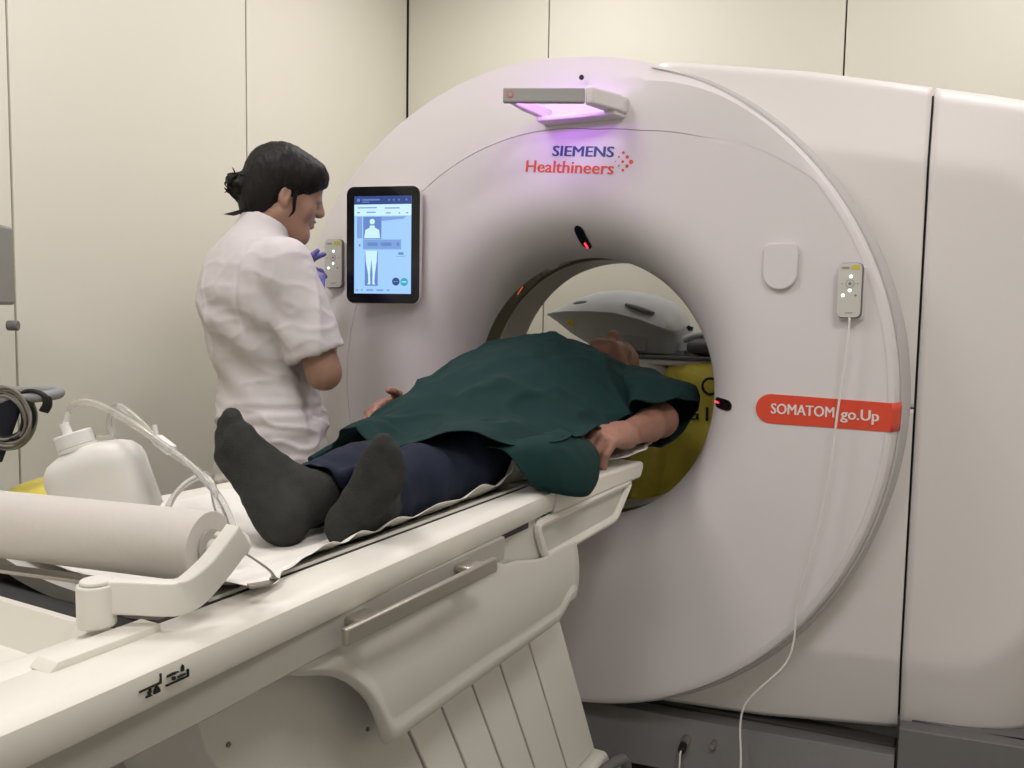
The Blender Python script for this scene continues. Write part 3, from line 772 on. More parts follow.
# ------------------------------------------------------------------ behind the bore: bag trolley and arm support
def behind():
    T = thing('bag_trolley', (-.02, .90, 0), 'white frame trolley holding waste bags behind the bore', 'trolley')
    zt = 1.045
    for y in (.80, 1.0): tube('rim_bar', [(-.30, y, zt), (.45, y, zt)], .011, M_trol, T, sm=0)
    for x in (-.30, .075, .45): tube('rim_bar', [(x, .80, zt), (x, 1.0, zt)], .010, M_trol, T, sm=0)
    box('lid_shelf', (.08, .905, zt+.016), (.79, .24, .012), M_greyd, T, bev=.003)
    for x in (-.30, .45):
        for y in (.80, 1.0):
            tube('post', [(x, y, .05), (x, y, zt)], .011, M_trol, T, sm=0); cyl('caster', (x-.012, y, .03), (x+.012, y, .03), .028, M_blackm, T, n=18)
    for y in (.80, 1.0): tube('foot_bar', [(-.30, y, .07), (.45, y, .07)], .010, M_trol, T, sm=0)
    def bag(name, xa, xb, m, label, ga=0, gb=0):
        rows = []; nu = 72
        for k in range(26):
            t = k/25; z = zt+.004-t*.86; x0 = xa-ga*sst(.08, .42, t); x1 = xb-gb*sst(.08, .42, t)
            row = []
            for i in range(nu):
                a = 2*math.pi*i/nu; c, s = math.cos(a), math.sin(a); q = (abs(c)**5+abs(s)**5)**(-.2)
                f = 1+.05*math.sin(math.pi*t)-.12*t**4
                fold = .010*math.sin(a*9+t*3)*sst(0, .1, t)+.007*math.sin(a*17-t*7)*sst(0, .1, t)+.012*math.sin(t*26)*(1-sst(.05, .4, t))
                hx, hy = (x1-x0)/2-.004, .11
                row.append(((x0+x1)/2+(hx*f+fold)*q*c, .90+(hy*f+fold)*q*s, z))
            rows.append(row)
        rows.append([tuple(np.mean(np.array(rows[-1]), axis=0)*.9+np.array(p)*.1) for p in rows[-1]])
        return setp(grid(name, rows, m, closed_v=True, auto=70), label, 'waste bag')
    by = bag('waste_bag', .018, .435, M_bagy, 'yellow plastic waste bag with black letters seen through the bore', ga=.15)
    bag('waste_bag', -.29, .010, M_bagw, 'whitish clear plastic waste bag beside the yellow one', gb=.15)
    text('lettering', 'G I', (.104, .774, .862), (1, 0, 0), (0, 0, 1), .070, M_blackm, by, height=.045, bold=.02)
    tube('symbol', [(.178+.026*math.cos(R(a)), .778, .975+.026*math.sin(R(a))) for a in range(0, 361, 20)], .0045, M_blackm, by, sm=0, n=6)
    text('lettering', 'CAT III', (.085, .778, .838), (1, 0, 0), (0, 0, 1), .055, M_mon, by, height=.009) if 0 else None
    # grey arm support resting on the lid
    S = thing('arm_support', (-.15, .90, zt+.022), 'grey moulded positioning support with a yellow warning sign behind the patient', 'support')
    # shell with a front crease: convex above, hollow below
    tx = [-.475, -.463, -.43, -.363, -.265, -.171, -.078, .002, .035, .050, .055]
    tz = [1.200, 1.207, 1.225, 1.253, 1.283, 1.291, 1.280, 1.249, 1.215, 1.185, 1.170]
    rz = [1.197, 1.199, 1.203, 1.208, 1.209, 1.205, 1.185, 1.158, 1.150, 1.155, 1.160]
    bz = [1.194, 1.188, 1.172, 1.130, 1.085, 1.072, 1.072, 1.072, 1.075, 1.11, 1.150]
    fy = [.90, .88, .855, .825, .800, .790, .785, .79, .81, .85, .90]
    xs = np.linspace(-.475, .055, 60); rows = []
    for x in xs:
        t, r_, b, y = [float(np.interp(x, tx, q)) for q in (tz, rz, bz, fy)]
        d = .95-y; rows.append([(x, .99, t-.03*min(1, (t-r_)/.05)), (x, .965, t-.006), (x, y+.55*d, t), (x, y+.28*d, t-.22*(t-r_)), (x, y+.08*d, t-.62*(t-r_)), (x, y, r_+.004), (x, y+.004, r_-.003), (x, y+.03*min(1, d*8), r_-.18*(r_-b)), (x, y+.05*min(1, d*8), r_-.55*(r_-b)), (x, y+.06*min(1, d*8), b), (x, .98, b)])
    G_ = np.array(rows)
    for q in range(G_.shape[1]):                       # ease the outline along the length
        for c_ in (1, 2):
            a = G_[:, q, c_]; G_[1:-1, q, c_] = .25*a[:-2]+.5*a[1:-1]+.25*a[2:]
    grid('shell', G_, M_grey, S, closed_v=True, auto=48)
    box('stand', (-.06, .93, 1.070), (.24, .11, .03), M_grey, S, bev=.004)
    box('stand_panel', (-.105, .838, 1.105), (.085, .012, .055), mat('support light grey', (.36, .37, .385), .55), S, bev=.004)
    prism('warning_sign', [(-.372, 1.165), (-.340, 1.156), (-.353, 1.190)], ((0, .852, 0), (1, 0, 0), (0, 0, 1), (0, -1, 0)), .004, mat('warning yellow', (.70, .45, .03), .5), S, bev=0)
    gp = catmull([(-.365, .862, 1.229), (-.33, .846, 1.238), (-.29, .836, 1.240), (-.245, .828, 1.232), (-.225, .824, 1.226)], 5)
    tube('grip_hole', gp, [.004, .009, .010, .007, .002], M_greyd, S, n=10, sm=0)
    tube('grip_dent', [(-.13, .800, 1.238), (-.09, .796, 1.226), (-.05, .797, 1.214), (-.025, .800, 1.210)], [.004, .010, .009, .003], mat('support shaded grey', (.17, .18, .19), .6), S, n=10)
    # second cushion to the right
    K = thing('cushion', (.14, .905, zt+.022), 'dark grey rounded cushion on the trolley lid right of the support', 'cushion')
    rows = []
    for i in range(30):
        t = i/29; x = .068+.30*t; k = math.sqrt(max(0, 1-(1-min(1, t*5))**2))
        row = []
        for j in range(24):
            a = 2*math.pi*j/24; c, s = math.cos(a), math.sin(a)
            row.append((x, .905+.095*(.4+.6*k)*np.sign(c)*abs(c)**.6, zt+.022+.030+.030*(.3+.7*k)*np.sign(s)*abs(s)**.7+.012*t))
        rows.append(row)
    grid('pad', rows, M_greyd, K, closed_v=True)
    rows2 = [[(x, y, z+.034) for x, y, z in r] for r in rows]
    tube('cushion_rail', [(.06, .86, zt+.075), (.10, .86, zt+.092), (.18, .86, zt+.10), (.3, .86, zt+.11)], .012, M_grey, K)
behind()

# ------------------------------------------------------------------ equipment at the left edge
def cart():
    C = thing('monitor_stand', (-1.06, -.88, 0), 'grey monitor on a stand by the left wall with a push handle', 'monitor')
    cyl('base', (-1.06, -.88, .03), (-1.06, -.88, .06), .19, M_mon, C, n=36, bev=.008)
    for k in range(5):
        a = 2*math.pi*k/5; cyl('caster', (-1.06+.16*math.cos(a)-.01, -.88+.16*math.sin(a), .022), (-1.06+.16*math.cos(a)+.01, -.88+.16*math.sin(a), .022), .022, M_blackm, C, n=14)
    cyl('pole', (-1.06, -.88, .06), (-1.06, -.88, 1.20), .022, M_handle, C, n=20)
    yaw = R(38); rot = Matrix.Rotation(yaw, 3, 'Z')
    b = box('monitor_body', (-1.035, -.930, 1.28), (.30, .10, .17), M_mon, C, rot=rot, bev=.008)
    e1 = rot @ Vector((1, 0, 0)); nn = rot @ Vector((0, -1, 0)); c = Vector((-1.035, -.930, 1.27))
    f = prism('front_bar', rrect(.305, .046, .004, 3, 0, -.123), (tuple(c+nn*.045), e1, (0, 0, 1), nn), .012, M_trol, C, bev=.002)
    prism('monitor_screen', rrect(.27, .17, .004, 3), (tuple(c+nn*.050), e1, (0, 0, 1), nn), .002, mat('monitor glass', (.20, .195, .18), .3), C, bev=0)
    for u, m in ((.100, M_mon), (.122, M_yel), (.140, mat('teal sticker', (.05, .30, .28), .5))):
        prism('sticker', rrect(.016, .016, .002, 2, u, -.118), (tuple(c+nn*.057), e1, (0, 0, 1), nn), .001, m, f, bev=0)
    k = c+e1*.150-Vector((0, 0, .119)); cyl('knob', tuple(k), tuple(k+e1*.022), .011, M_remd, C, n=18, bev=.002)
    h = [(-1.06, -.88, 1.0), (-.97, -.985, .998), (-.86, -.93, 1.000), (-.79, -.865, 1.006), (-.772, -.832, 1.010), (-.785, -.812, 1.013), (-.82, -.815, 1.013), (-.90, -.85, 1.01), (-1.05, -.87, 1.005)]
    tube('push_handle', h, .0115, M_handle, C, n=14)
    # cable bundle looped over the handle
    Q = thing('cable_bundle', (-.80, -.90, .93), 'bundle of grey and black coiled cables hung on the push handle', 'cables')
    rnd = random.Random(3)
    cx = Vector((-.826, -.900, .962)); u = Vector((.80, .60, 0)).normalized(); v = Vector((0, 0, 1)); w = u.cross(v)
    for i in range(14):
        rx = .040+rnd.uniform(-.006, .010); rz = .050+rnd.uniform(-.006, .012); ph = rnd.uniform(0, 6); o = cx+u*rnd.uniform(-.008, .008)+v*rnd.uniform(-.008, .008)+w*rnd.uniform(-.014, .014)
        pts = [tuple(o+u*(rx*math.cos(ph+t))+v*(rz*math.sin(ph+t))+w*(.006*math.sin(2*t+i))) for t in np.linspace(0, 2*math.pi, 20)]
        tube('cable_loop', pts, .0030 if i % 3 else .0042, M_cab2 if i % 3 else M_blackm, Q, n=7, sm=3, caps=False)
    for i in range(3):
        o = cx+u*(.048+.004*i)+v*(.028-.002*i)-w*(.004*i)
        pts = [tuple(o+u*(-.045)-v*.03), tuple(o+u*(-.02)+v*.020), tuple(o+u*.0+v*.030), tuple(o+u*.022+v*.022), tuple(o+u*.026+v*.004), tuple(o+u*.018-v*.012)]
        tube('cable_end', pts, .0042, M_blackm, Q, n=8)
    # dark cuff inside the coil
    rows = []
    for t in np.linspace(0, 1, 9):
        ce = cx+u*(.004-.034*t)+v*(.042-.135*t); r = .036-.016*t
        rows.append([tuple(ce+u*(r*math.cos(a))+w*(.35*r*math.sin(a))+v*(.2*r*math.cos(a))) for a in np.linspace(0, 2*math.pi, 17)[:-1]])
    rows = [[tuple(np.mean(np.array(rows[0]), axis=0))]*16]+rows+[[tuple(np.mean(np.array(rows[-1]), axis=0))]*16]
    grid('dark_cuff', rows, M_navy, Q, closed_v=True)
    # yellow bin bag behind the roll
    Y = thing('yellow_bin', (-.80, -.78, 0), 'yellow waste bag bulging from a bin near the left wall', 'waste bin')
    cyl('bin', (-.80, -.78, 0), (-.80, -.78, .72), .13, M_trol, Y, r2=.15, n=32, bev=.005)
    rows = []
    for k in range(12):
        t = k/11; a = R(90*t); r = .16*math.cos(a)**.6 if k < 11 else .001; z = .70+.125*math.sin(a)
        rows.append([(-.80+(r+.006*math.sin(7*b+t*5))*math.cos(b), -.78+(r+.006*math.sin(7*b+t*5))*math.sin(b), z+.006*math.sin(b*5+t*9)*(1-t)) for b in np.linspace(0, 2*math.pi, 41)[:-1]])
    bg = grid('bag', rows, M_bagy, Y, closed_v=True)
    for i in range(4):
        sweep('print_mark', [(-.0035, -.001), (.0035, -.001), (.0035, .001), (-.0035, .001)], [(-.74+.020*i, -.875+.014*i, .795), (-.735+.020*i, -.86+.014*i, .806), (-.72+.020*i, -.845+.014*i, .815)], M_blackm, bg, smooth=False)
cart()
# ------------------------------------------------------------------ implicit modelling for bodies
from mathutils import noise as mnoise
def npv(*a): return np.array(a, dtype=np.float64)
def unit(v): v = np.array(v, float); return v/np.linalg.norm(v)
class Field:
    def __init__(s, lo, hi, h):
        s.lo = np.array(lo, float); s.h = h
        s.n = np.ceil((np.array(hi)-s.lo)/h).astype(int)+1
        s.D = np.full(s.n, .08, dtype=np.float32)
    def sub(s, lo, hi):
        a = np.clip(np.floor((np.array(lo)-s.lo)/s.h).astype(int), 0, s.n); b = np.clip(np.ceil((np.array(hi)-s.lo)/s.h).astype(int)+1, 0, s.n)
        sl = tuple(slice(a[i], b[i]) for i in range(3))
        if np.any(b <= a): return None, None
        g = [(np.arange(a[i], b[i])*s.h+s.lo[i]).astype(np.float32) for i in range(3)]
        return sl, np.meshgrid(*g, indexing='ij', sparse=True)
    def put(s, sl, d, k, op):
        A = s.D[sl]
        if op == 'sub': d = -d
        if op == 'add':
            if k <= 0: s.D[sl] = np.minimum(A, d)
            else:
                h = np.clip(.5+.5*(A-d)/k, 0, 1); s.D[sl] = A*(1-h)+d*h-k*h*(1-h)
        else:
            if k <= 0: s.D[sl] = np.maximum(A, d)
            else:
                h = np.clip(.5-.5*(A-d)/k, 0, 1); s.D[sl] = A*(1-h)+d*h+k*h*(1-h)
    def rc(s, a, b, ra, rb=None, k=.02, op='add'):
        rb = ra if rb is None else rb; a = np.array(a, float); b = np.array(b, float); m = max(ra, rb)+k+.05
        sl, g = s.sub(np.minimum(a, b)-m, np.maximum(a, b)+m)
        if sl is None: return
        ba = b-a; L2 = max(ba@ba, 1e-12)
        px, py, pz = g[0]-a[0], g[1]-a[1], g[2]-a[2]
        t = np.clip((px*ba[0]+py*ba[1]+pz*ba[2])/L2, 0, 1)
        d = np.sqrt((px-t*ba[0])**2+(py-t*ba[1])**2+(pz-t*ba[2])**2)-(ra+(rb-ra)*t)
        s.put(sl, d.astype(np.float32), k, op)
    def el(s, c, r, M=None, k=.02, op='add'):
        c = np.array(c, float); r = np.array(r, float); m = r.max()+k+.05
        sl, g = s.sub(c-m, c+m)
        if sl is None: return
        px, py, pz = g[0]-c[0], g[1]-c[1], g[2]-c[2]
        if M is None: M = np.eye(3)
        q = [(px*M[i][0]+py*M[i][1]+pz*M[i][2])/r[i] for i in range(3)]
        k0 = np.sqrt(q[0]**2+q[1]**2+q[2]**2); k1 = np.sqrt((q[0]/r[0])**2+(q[1]/r[1])**2+(q[2]/r[2])**2)
        d = np.where(k0 > .02, k0*(k0-1)/np.maximum(k1, 1e-6), -r.min())
        s.put(sl, d.astype(np.float32), k, op)
    def plane(s, p, n, k=.0):
        """keep only the side the normal points away from"""
        p = np.array(p, float); n = unit(n)
        sl, g = s.sub(s.lo, s.lo+s.n*s.h)
        d = (g[0]-p[0])*n[0]+(g[1]-p[1])*n[1]+(g[2]-p[2])*n[2]
        s.put(sl, d.astype(np.float32), k, 'cut')
    def mesh(s):
        D = s.D; D[0], D[-1], D[:, 0], D[:, -1], D[:, :, 0], D[:, :, -1] = [.05]*6
        I = D < 0; nx, ny, nz = D.shape
        c = np.zeros((nx-1, ny-1, nz-1), dtype=np.int8)
        for i in (0, 1):
            for j in (0, 1):
                for k in (0, 1): c += I[i:nx-1+i, j:ny-1+j, k:nz-1+k]
        act = (c > 0) & (c < 8); idx = -np.ones(act.shape, dtype=np.int64); cells = np.argwhere(act); idx[act] = np.arange(len(cells))
        acc = np.zeros((len(cells), 3)); cnt = np.zeros(len(cells))
        co = [(0, 0, 0), (1, 0, 0), (0, 1, 0), (1, 1, 0), (0, 0, 1), (1, 0, 1), (0, 1, 1), (1, 1, 1)]
        val = [D[cells[:, 0]+o[0], cells[:, 1]+o[1], cells[:, 2]+o[2]].astype(float) for o in co]
        for a in range(8):
            for b in range(a+1, 8):
                if sum(abs(co[a][q]-co[b][q]) for q in range(3)) != 1: continue
                m = (val[a] < 0) != (val[b] < 0)
                t = val[a][m]/(val[a][m]-val[b][m])
                acc[m] += np.array(co[a])+t[:, None]*(np.array(co[b])-np.array(co[a])); cnt[m] += 1
        V = s.lo+(cells+acc/cnt[:, None])*s.h
        F = []
        for ax in range(3):
            sh = [slice(None)]*3; a = [slice(1, -1)]*3; b = [slice(1, -1)]*3; a[ax] = slice(0, -1); b[ax] = slice(1, None)
            A, B = I[tuple(a)], I[tuple(b)]
            e = np.argwhere(A != B); off = np.ones(3, int); off[ax] = 0
            if not len(e): continue
            g = e+off; u, v = [(1, 2), (2, 0), (0, 1)][ax]
            du = np.zeros(3, int); du[u] = 1; dv = np.zeros(3, int); dv[v] = 1
            q = np.stack([idx[tuple((g-du-dv).T)], idx[tuple((g-dv).T)], idx[tuple(g.T)], idx[tuple((g-du).T)]], 1)
            fl = ~A[tuple(e.T)]; q[fl] = q[fl][:, ::-1]
            F.append(q)
        F = np.vstack(F); F = F[(F >= 0).all(1)]
        return V, F
def field_obj(name, fields, m, parent, disp=None, smooth_it=2):
    Vs, Fs, o = [], [], 0
    for f in fields:
        V, F = f.mesh() if isinstance(f, Field) else f
        Vs.append(V); Fs.append(F+o); o += len(V)
    V = np.vstack(Vs); F = np.vstack(Fs)
    for _ in range(smooth_it):                     # light smoothing over the faces
        S = np.zeros_like(V); C = np.zeros(len(V)); ctr = V[F].mean(1)
        for q in range(4): np.add.at(S, F[:, q], ctr); np.add.at(C, F[:, q], 1)
        V = .4*V+.6*S/np.maximum(C, 1)[:, None]
    if disp is not None:
        n1 = np.cross(V[F[:, 2]]-V[F[:, 0]], V[F[:, 3]]-V[F[:, 1]]); N = np.zeros_like(V)
        for q in range(4): np.add.at(N, F[:, q], n1)
        N /= np.linalg.norm(N, axis=1)[:, None]+1e-12
        V = V+N*np.array([disp(v) for v in V])[:, None]
    return mesh(name, V, F, m, parent, auto=0)
def rot_axis(v, ax, a):
    ax = unit(ax); return v*math.cos(a)+np.cross(ax, v)*math.sin(a)+ax*(ax@v)*(1-math.cos(a))
def hand(f, wr, D, N, S, curl=(25, 30, 20), thumb=(35, 20), sc=1.0, spread=4, fat=1.0, curls=None, thN=-.35):
    """wr wrist, D wrist->knuckles, N back of hand, S towards the thumb"""
    D = unit(D); N = unit(N-D*(np.array(N)@D)); S = unit(S-D*(S@D)-N*(S@N)); wr = np.array(wr, float)
    kn = []
    for i, (o, l) in enumerate(((.030, .088), (.010, .092), (-.010, .088), (-.028, .080))):
        p = wr+(S*o+D*l)*sc; kn.append(p)
        f.rc(wr+S*o*.6*sc, p, .0125*sc*fat, .0100*sc*fat, .014)
    f.rc(wr-D*.01*sc, wr+D*.05*sc, .021*sc, .019*sc, .02)
    ls = ((.040, .025, .020), (.045, .028, .021), (.041, .027, .021), (.032, .020, .018))
    for i in range(4):
        d = rot_axis(D, N, R(spread*(1.5-i))*np.sign(np.cross(N, D)@S)); ax = np.cross(N, d)
        if (rot_axis(d, ax, .3)@N) > (d@N): ax = -ax
        p = kn[i]; a = 0; cu = curls[i] if curls else curl
        for j in range(3):
            a += R(cu[j]); q = p+rot_axis(d, ax, a)*ls[i][j]*sc
            r0 = (.0096, .0088, .0080)[j]*sc*fat*(1, 1, .98, .88)[i]; r1 = (.0088, .0080, .0068)[j]*sc*fat*(1, 1, .98, .88)[i]
            f.rc(p, q, r0, r1, .0035 if j else .005); p = q
    b = wr+(S*.018+D*.012)*sc; d = unit(D*.75+S*.75+N*thN)
    p = b+d*.042*sc; f.rc(b, p, .0150*sc*fat, .0120*sc*fat, .014)
    ax = np.cross(N, D)*np.sign(1); d2 = unit(d+D*.35-S*.25); q = p+d2*.032*sc; f.rc(p, q, .0110*sc*fat, .0098*sc*fat, .006)
    d3 = unit(d2+D*.3-S*.2); f.rc(q, q+d3*.024*sc, .0096*sc*fat, .0076*sc*fat, .004)
    return kn

M_skin_n = mat('nurse skin', (.36, .205, .145), .5, sss=.08, noise=.06, nscale=40)
M_skin_p = mat('patient skin', (.345, .175, .125), .5, sss=.08, noise=.10, nscale=60, bump=.15, bscale=120)
M_hair = mat('dark brown hair', (.007, .0048, .0045), .55, spec=.3, noise=.4, nscale=60, bump=.35, bscale=110, aniso=(1, 1, .25))
M_uni = mat('white uniform cotton', (.635, .595, .60), .8, bump=.06, bscale=500)
M_glove = mat('violet nitrile glove', (.155, .135, .42), .45, bump=.1, bscale=60)
M_jean = mat('dark blue denim', (.0115, .0160, .034), .85, spec=.3, noise=.40, nscale=14, bump=.12, bscale=600)
M_sock = mat('dark grey knit sock', (.037, .038, .034), .95, spec=.25, noise=.28, nscale=45, bump=.35, bscale=420)
M_gown = mat('dark green surgical cloth', (.0062, .030, .0285), .85, spec=.25, noise=.12, nscale=18, bump=.06, bscale=700)
M_eye = mat('eye white', (.30, .26, .24), .4)
M_iris = mat('eye dark', (.02, .012, .01), .2)
M_lip = mat('lip', (.36, .15, .13), .5)

def wrinkle(v, s, amp, oct=2):
    return amp*mnoise.noise(Vector(v)*s)+(amp*.5*mnoise.noise(Vector(v)*s*2.1) if oct > 1 else 0)

# ------------------------------------------------------------------ the nurse
def nurse():
    base = npv(-.612, -.412, 0); be = R(20)
    fv = npv(math.sin(be), math.cos(be), 0); rv = npv(math.cos(be), -math.sin(be), 0); up = npv(0, 0, 1)
    L = lambda r, f, z: base+r*rv+f*fv+z*up
    MR = [rv, fv, up]
    N = thing('person', tuple(base), 'dark haired person in a white uniform and violet gloves standing beside the scanner', 'person')
    # head frame
    hb = R(38); pit = R(14)
    hf0 = npv(math.sin(hb), math.cos(hb), 0); hr = npv(math.cos(hb), -math.sin(hb), 0)
    hf = hf0*math.cos(pit)-up*math.sin(pit); hu = up*math.cos(pit)+hf0*math.sin(pit)
    hc = L(.012, .066, 1.478); hs, hq = .95, .95*.94
    H = lambda r, f, u: hc+r*hs*hr+f*hq*hf+u*hs*hu
    HM = [hr/hs, hf/hq, hu/hs]
    shR, shL = L(.158, -.005, 1.298), L(-.158, .0, 1.298)
    elR, elL = L(.205, .062, 1.052), L(-.235, .12, 1.085)
    wrR = L(.015, .135, 1.232); wrL = npv(-.735, -.165, 1.215)
    # --- body: one continuous skin surface
    f = Field(base+npv(-.42, -.42, .0), base+npv(.42, .42, 1.66), .0065)
    f.el(H(0, -.012, .028), (.073, .092, .080), HM, .02); f.el(H(0, .030, -.032), (.058, .062, .082), HM, .03)
    f.el(H(0, .040, .045), (.060, .05, .05), HM, .03)
    f.rc(H(0, -.03, -.05), L(0, -.012, 1.335), .050, .056, .03)                # neck
    f.el(L(0, .0, 1.20), (.130, .080, .15), MR, .05); f.el(L(0, .022, 1.04), (.100, .070, .15), MR, .05); f.el(L(.01, .025, .88), (.125, .075, .12), MR, .05)
    f.rc(L(-.13, -.005, 1.285), L(.13, -.005, 1.285), .04, .04, .04)
    for s, sh, el, wr in ((1, shR, elR, wrR), (-1, shL, elL, wrL)):
        f.rc(sh, el, .047, .037, .03); f.rc(el, el+(wr-el)*.35, .037, .036, .02); f.rc(el+(wr-el)*.35, wr, .036, .025, .02)
        hip = L(s*.080, .022, .80); kn = L(s*.09, .015, .47); an = L(s*.09, -.02, .09)
        f.rc(hip, kn, .070, .055, .05); f.rc(kn, an, .054, .036, .03); f.rc(an, an+fv*.14-up*.045, .035, .028, .02)
    fh = Field(hc-.16, hc+.16, .0032)
    def face(f):
        f.el(H(0, -.012, .028), (.073, .092, .080), HM, .02); f.el(H(0, .030, -.030), (.057, .058, .080), HM, .03)
        f.el(H(0, .042, .045), (.060, .046, .045), HM, .03)
        f.rc(H(-.02, .062, -.098), H(.02, .062, -.098), .020, .020, .025); f.rc(H(-.048, -.005, -.058), H(-.018, .055, -.096), .022, .018, .025); f.rc(H(.048, -.005, -.058), H(.018, .055, -.096), .022, .018, .025)
        f.rc(H(-.032, .072, .022), H(.032, .072, .022), .013, .013, .015)
        for s in (1, -1):
            f.el(H(s*.031, .094, .002), (.014, .012, .010), HM, .012, 'sub'); f.el(H(s*.040, .060, -.030), (.020, .018, .022), HM, .02)
            f.el(H(s*.030, .079, .003), (.0135, .012, .0115), HM, .004)
            f.rc(H(s*.008, .098, -.028), H(s*.010, .094, -.028), .0075, .0065, .008)
            f.el(H(s*.073, -.010, -.016), (.009, .016, .026), HM, .006); f.el(H(s*.083, -.006, -.012), (.007, .009, .015), HM, .004, 'sub'); f.el(H(s*.074, -.004, -.038), (.006, .008, .009), HM, .006)
        f.rc(H(0, .088, .012), H(0, .104, -.022), .0075, .0100, .012)
        f.el(H(0, .086, -.050), (.022, .012, .0065), HM, .006); f.el(H(0, .084, -.063), (.019, .012, .0075), HM, .006); f.el(H(0, .104, -.0565), (.020, .012, .0018), HM, .003, 'sub')
        f.rc(H(0, -.03, -.05), L(0, -.012, 1.36), .050, .052, .03)
    face(fh)
    body = field_obj('body', [f, fh], M_skin_n, N)
    for s in (1, -1):
        bm = bmesh.new(); bmesh.ops.create_uvsphere(bm, u_segments=16, v_segments=10, radius=.0115); bmesh.ops.translate(bm, verts=bm.verts, vec=Vector(H(s*.030, .0805, .003))); e = bm_obj('eye', bm, M_eye, body)
        bm = bmesh.new(); bmesh.ops.create_uvsphere(bm, u_segments=14, v_segments=8, radius=.0058); bmesh.ops.translate(bm, verts=bm.verts, vec=Vector(H(s*.030, .0875, .001))); bm_obj('iris', bm, M_iris, body)
        tube('eyebrow', [H(s*.014, .089, .026), H(s*.030, .086, .031), H(s*.046, .073, .025)], [.002, .003, .0014], M_hair, body, n=6)
    # --- hair: cap, bun, loose strands
    fr = Field(hc-.19, hc+.17, .004)
    fr.el(H(0, -.020, .036), (.0865, .100, .088), HM, .02); fr.el(H(0, -.055, -.015), (.070, .062, .066), HM, .03)
    fr.el(H(0, .050, .056), (.068, .046, .044), HM, .03); fr.el(H(0, -.058, -.045), (.060, .050, .062), HM, .03)
    fr.el(H(.04, .04, .05), (.045, .055, .045), HM, .02); fr.el(H(-.04, .04, .05), (.045, .055, .045), HM, .02)
    fr.el(H(0, .112, -.048), (.12, .076, .088), HM, .012, 'sub')       # face opening
    fr.el(H(.086, -.004, -.032), (.026, .016, .026), HM, .008, 'sub'); fr.el(H(-.086, -.004, -.032), (.026, .016, .026), HM, .008, 'sub')
    fr.el(H(0, .030, -.135), (.12, .075, .070), HM, .015, 'sub')
    rn = random.Random(11)
    bc = H(.0, -.120, -.014)
    for i in range(26):
        u = unit(np.array([rn.gauss(0, 1) for _ in range(3)])); p = bc+u*.020*npv(1, 1, 1.15)
        t = unit(np.cross(u, np.array([rn.gauss(0, 1) for _ in range(3)])))
        fr.rc(p-t*.012, p+t*.012, .008, .006, .003)
    fr.rc(H(0, -.10, -.008), bc, .030, .024, .012)
    hr_o = field_obj('hair', [fr], M_hair, N, disp=lambda v: .0022*mnoise.noise(Vector((v[0]*70, v[1]*70, v[2]*22)))+.0012*mnoise.noise(Vector((v[0]*190, v[1]*190, v[2]*60))), smooth_it=1)
    for i in range(22):
        u = unit(np.array([rn.gauss(0, 1) for _ in range(3)])); p = bc+u*.027; t = unit(np.cross(u, np.array([rn.gauss(0, 1) for _ in range(3)])))
        tube('hair_strand', [p-t*.016-u*.006, p+u*.004, p+t*.016+u*rn.uniform(-.004, .006), p+t*.024+u*rn.uniform(-.012, .012)], [.0026, .0032, .0024, .0008], M_hair, hr_o, n=5, sm=4)
    for i in range(7):
        a = H(.012*i-.036, -.088, -.062); tube('hair_strand', [a, a-hf*.012-hu*.016, a-hf*(.024+.004*i)-hu*(.026+.002*i)], [.004, .0028, .0007], M_hair, hr_o, n=5, sm=4)
    for i in range(3):
        a = H(.071, .012+.004*i, .012); tube('hair_strand', [a, H(.074, .014+.003*i, -.022), H(.070, .020+.002*i, -.048), H(.066, .014, -.066)], [.0026, .002, .0015, .0005], M_hair, hr_o, n=5, sm=4)
    # --- uniform: tunic with stand collar and short sleeves
    t = Field(base+npv(-.40, -.40, .60), base+npv(.40, .40, 1.47), .0055)
    t.el(L(0, -.010, 1.225), (.172, .112, .165), MR, .04)
    t.el(L(0, .022, 1.06), (.140, .105, .20), MR, .06); t.el(L(.012, .028, .875), (.172, .118, .16), MR, .05); t.el(L(.012, .025, .74), (.178, .122, .20), MR, .04)
    t.rc(L(-.125, -.014, 1.292), L(.125, -.014, 1.292), .056, .056, .05)
    t.rc(L(0, -.02, 1.32), L(.004, .030, 1.420), .072, .0585, .02)
    for s, sh, el in ((1, shR, elR), (-1, shL, elL)):
        d = unit(el-sh); t.rc(sh-d*.005, sh+d*.25, .056, .066, .022)
    # open ends: collar, sleeves, hem
    pn = unit(L(0, .014, 1.405)-L(0, -.02, 1.33)+up*.05-fv*.0); t.plane(L(0, .03, 1.402), unit(up*.85+fv*.42))
    for sh, el in ((shR, elR), (shL, elL)):
        d = unit(el-sh); c = sh+d*.212
        sl, g = t.sub(c-.16, c+.16); dd = (g[0]-c[0])*d[0]+(g[1]-c[1])*d[1]+(g[2]-c[2])*d[2]
        ra = np.sqrt((g[0]-c[0]-dd*d[0])**2+(g[1]-c[1]-dd*d[1])**2+(g[2]-c[2]-dd*d[2])**2)
        inside = (ra < .080) & (dd > -.01)
        A = t.D[sl]; t.D[sl] = np.where(inside, np.maximum(A, dd.astype(np.float32)), A)
        t.rc(sh+d*.12, sh+d*.33, .044, .061, .004, 'sub')
    t.plane(L(0, 0, .70), -up)
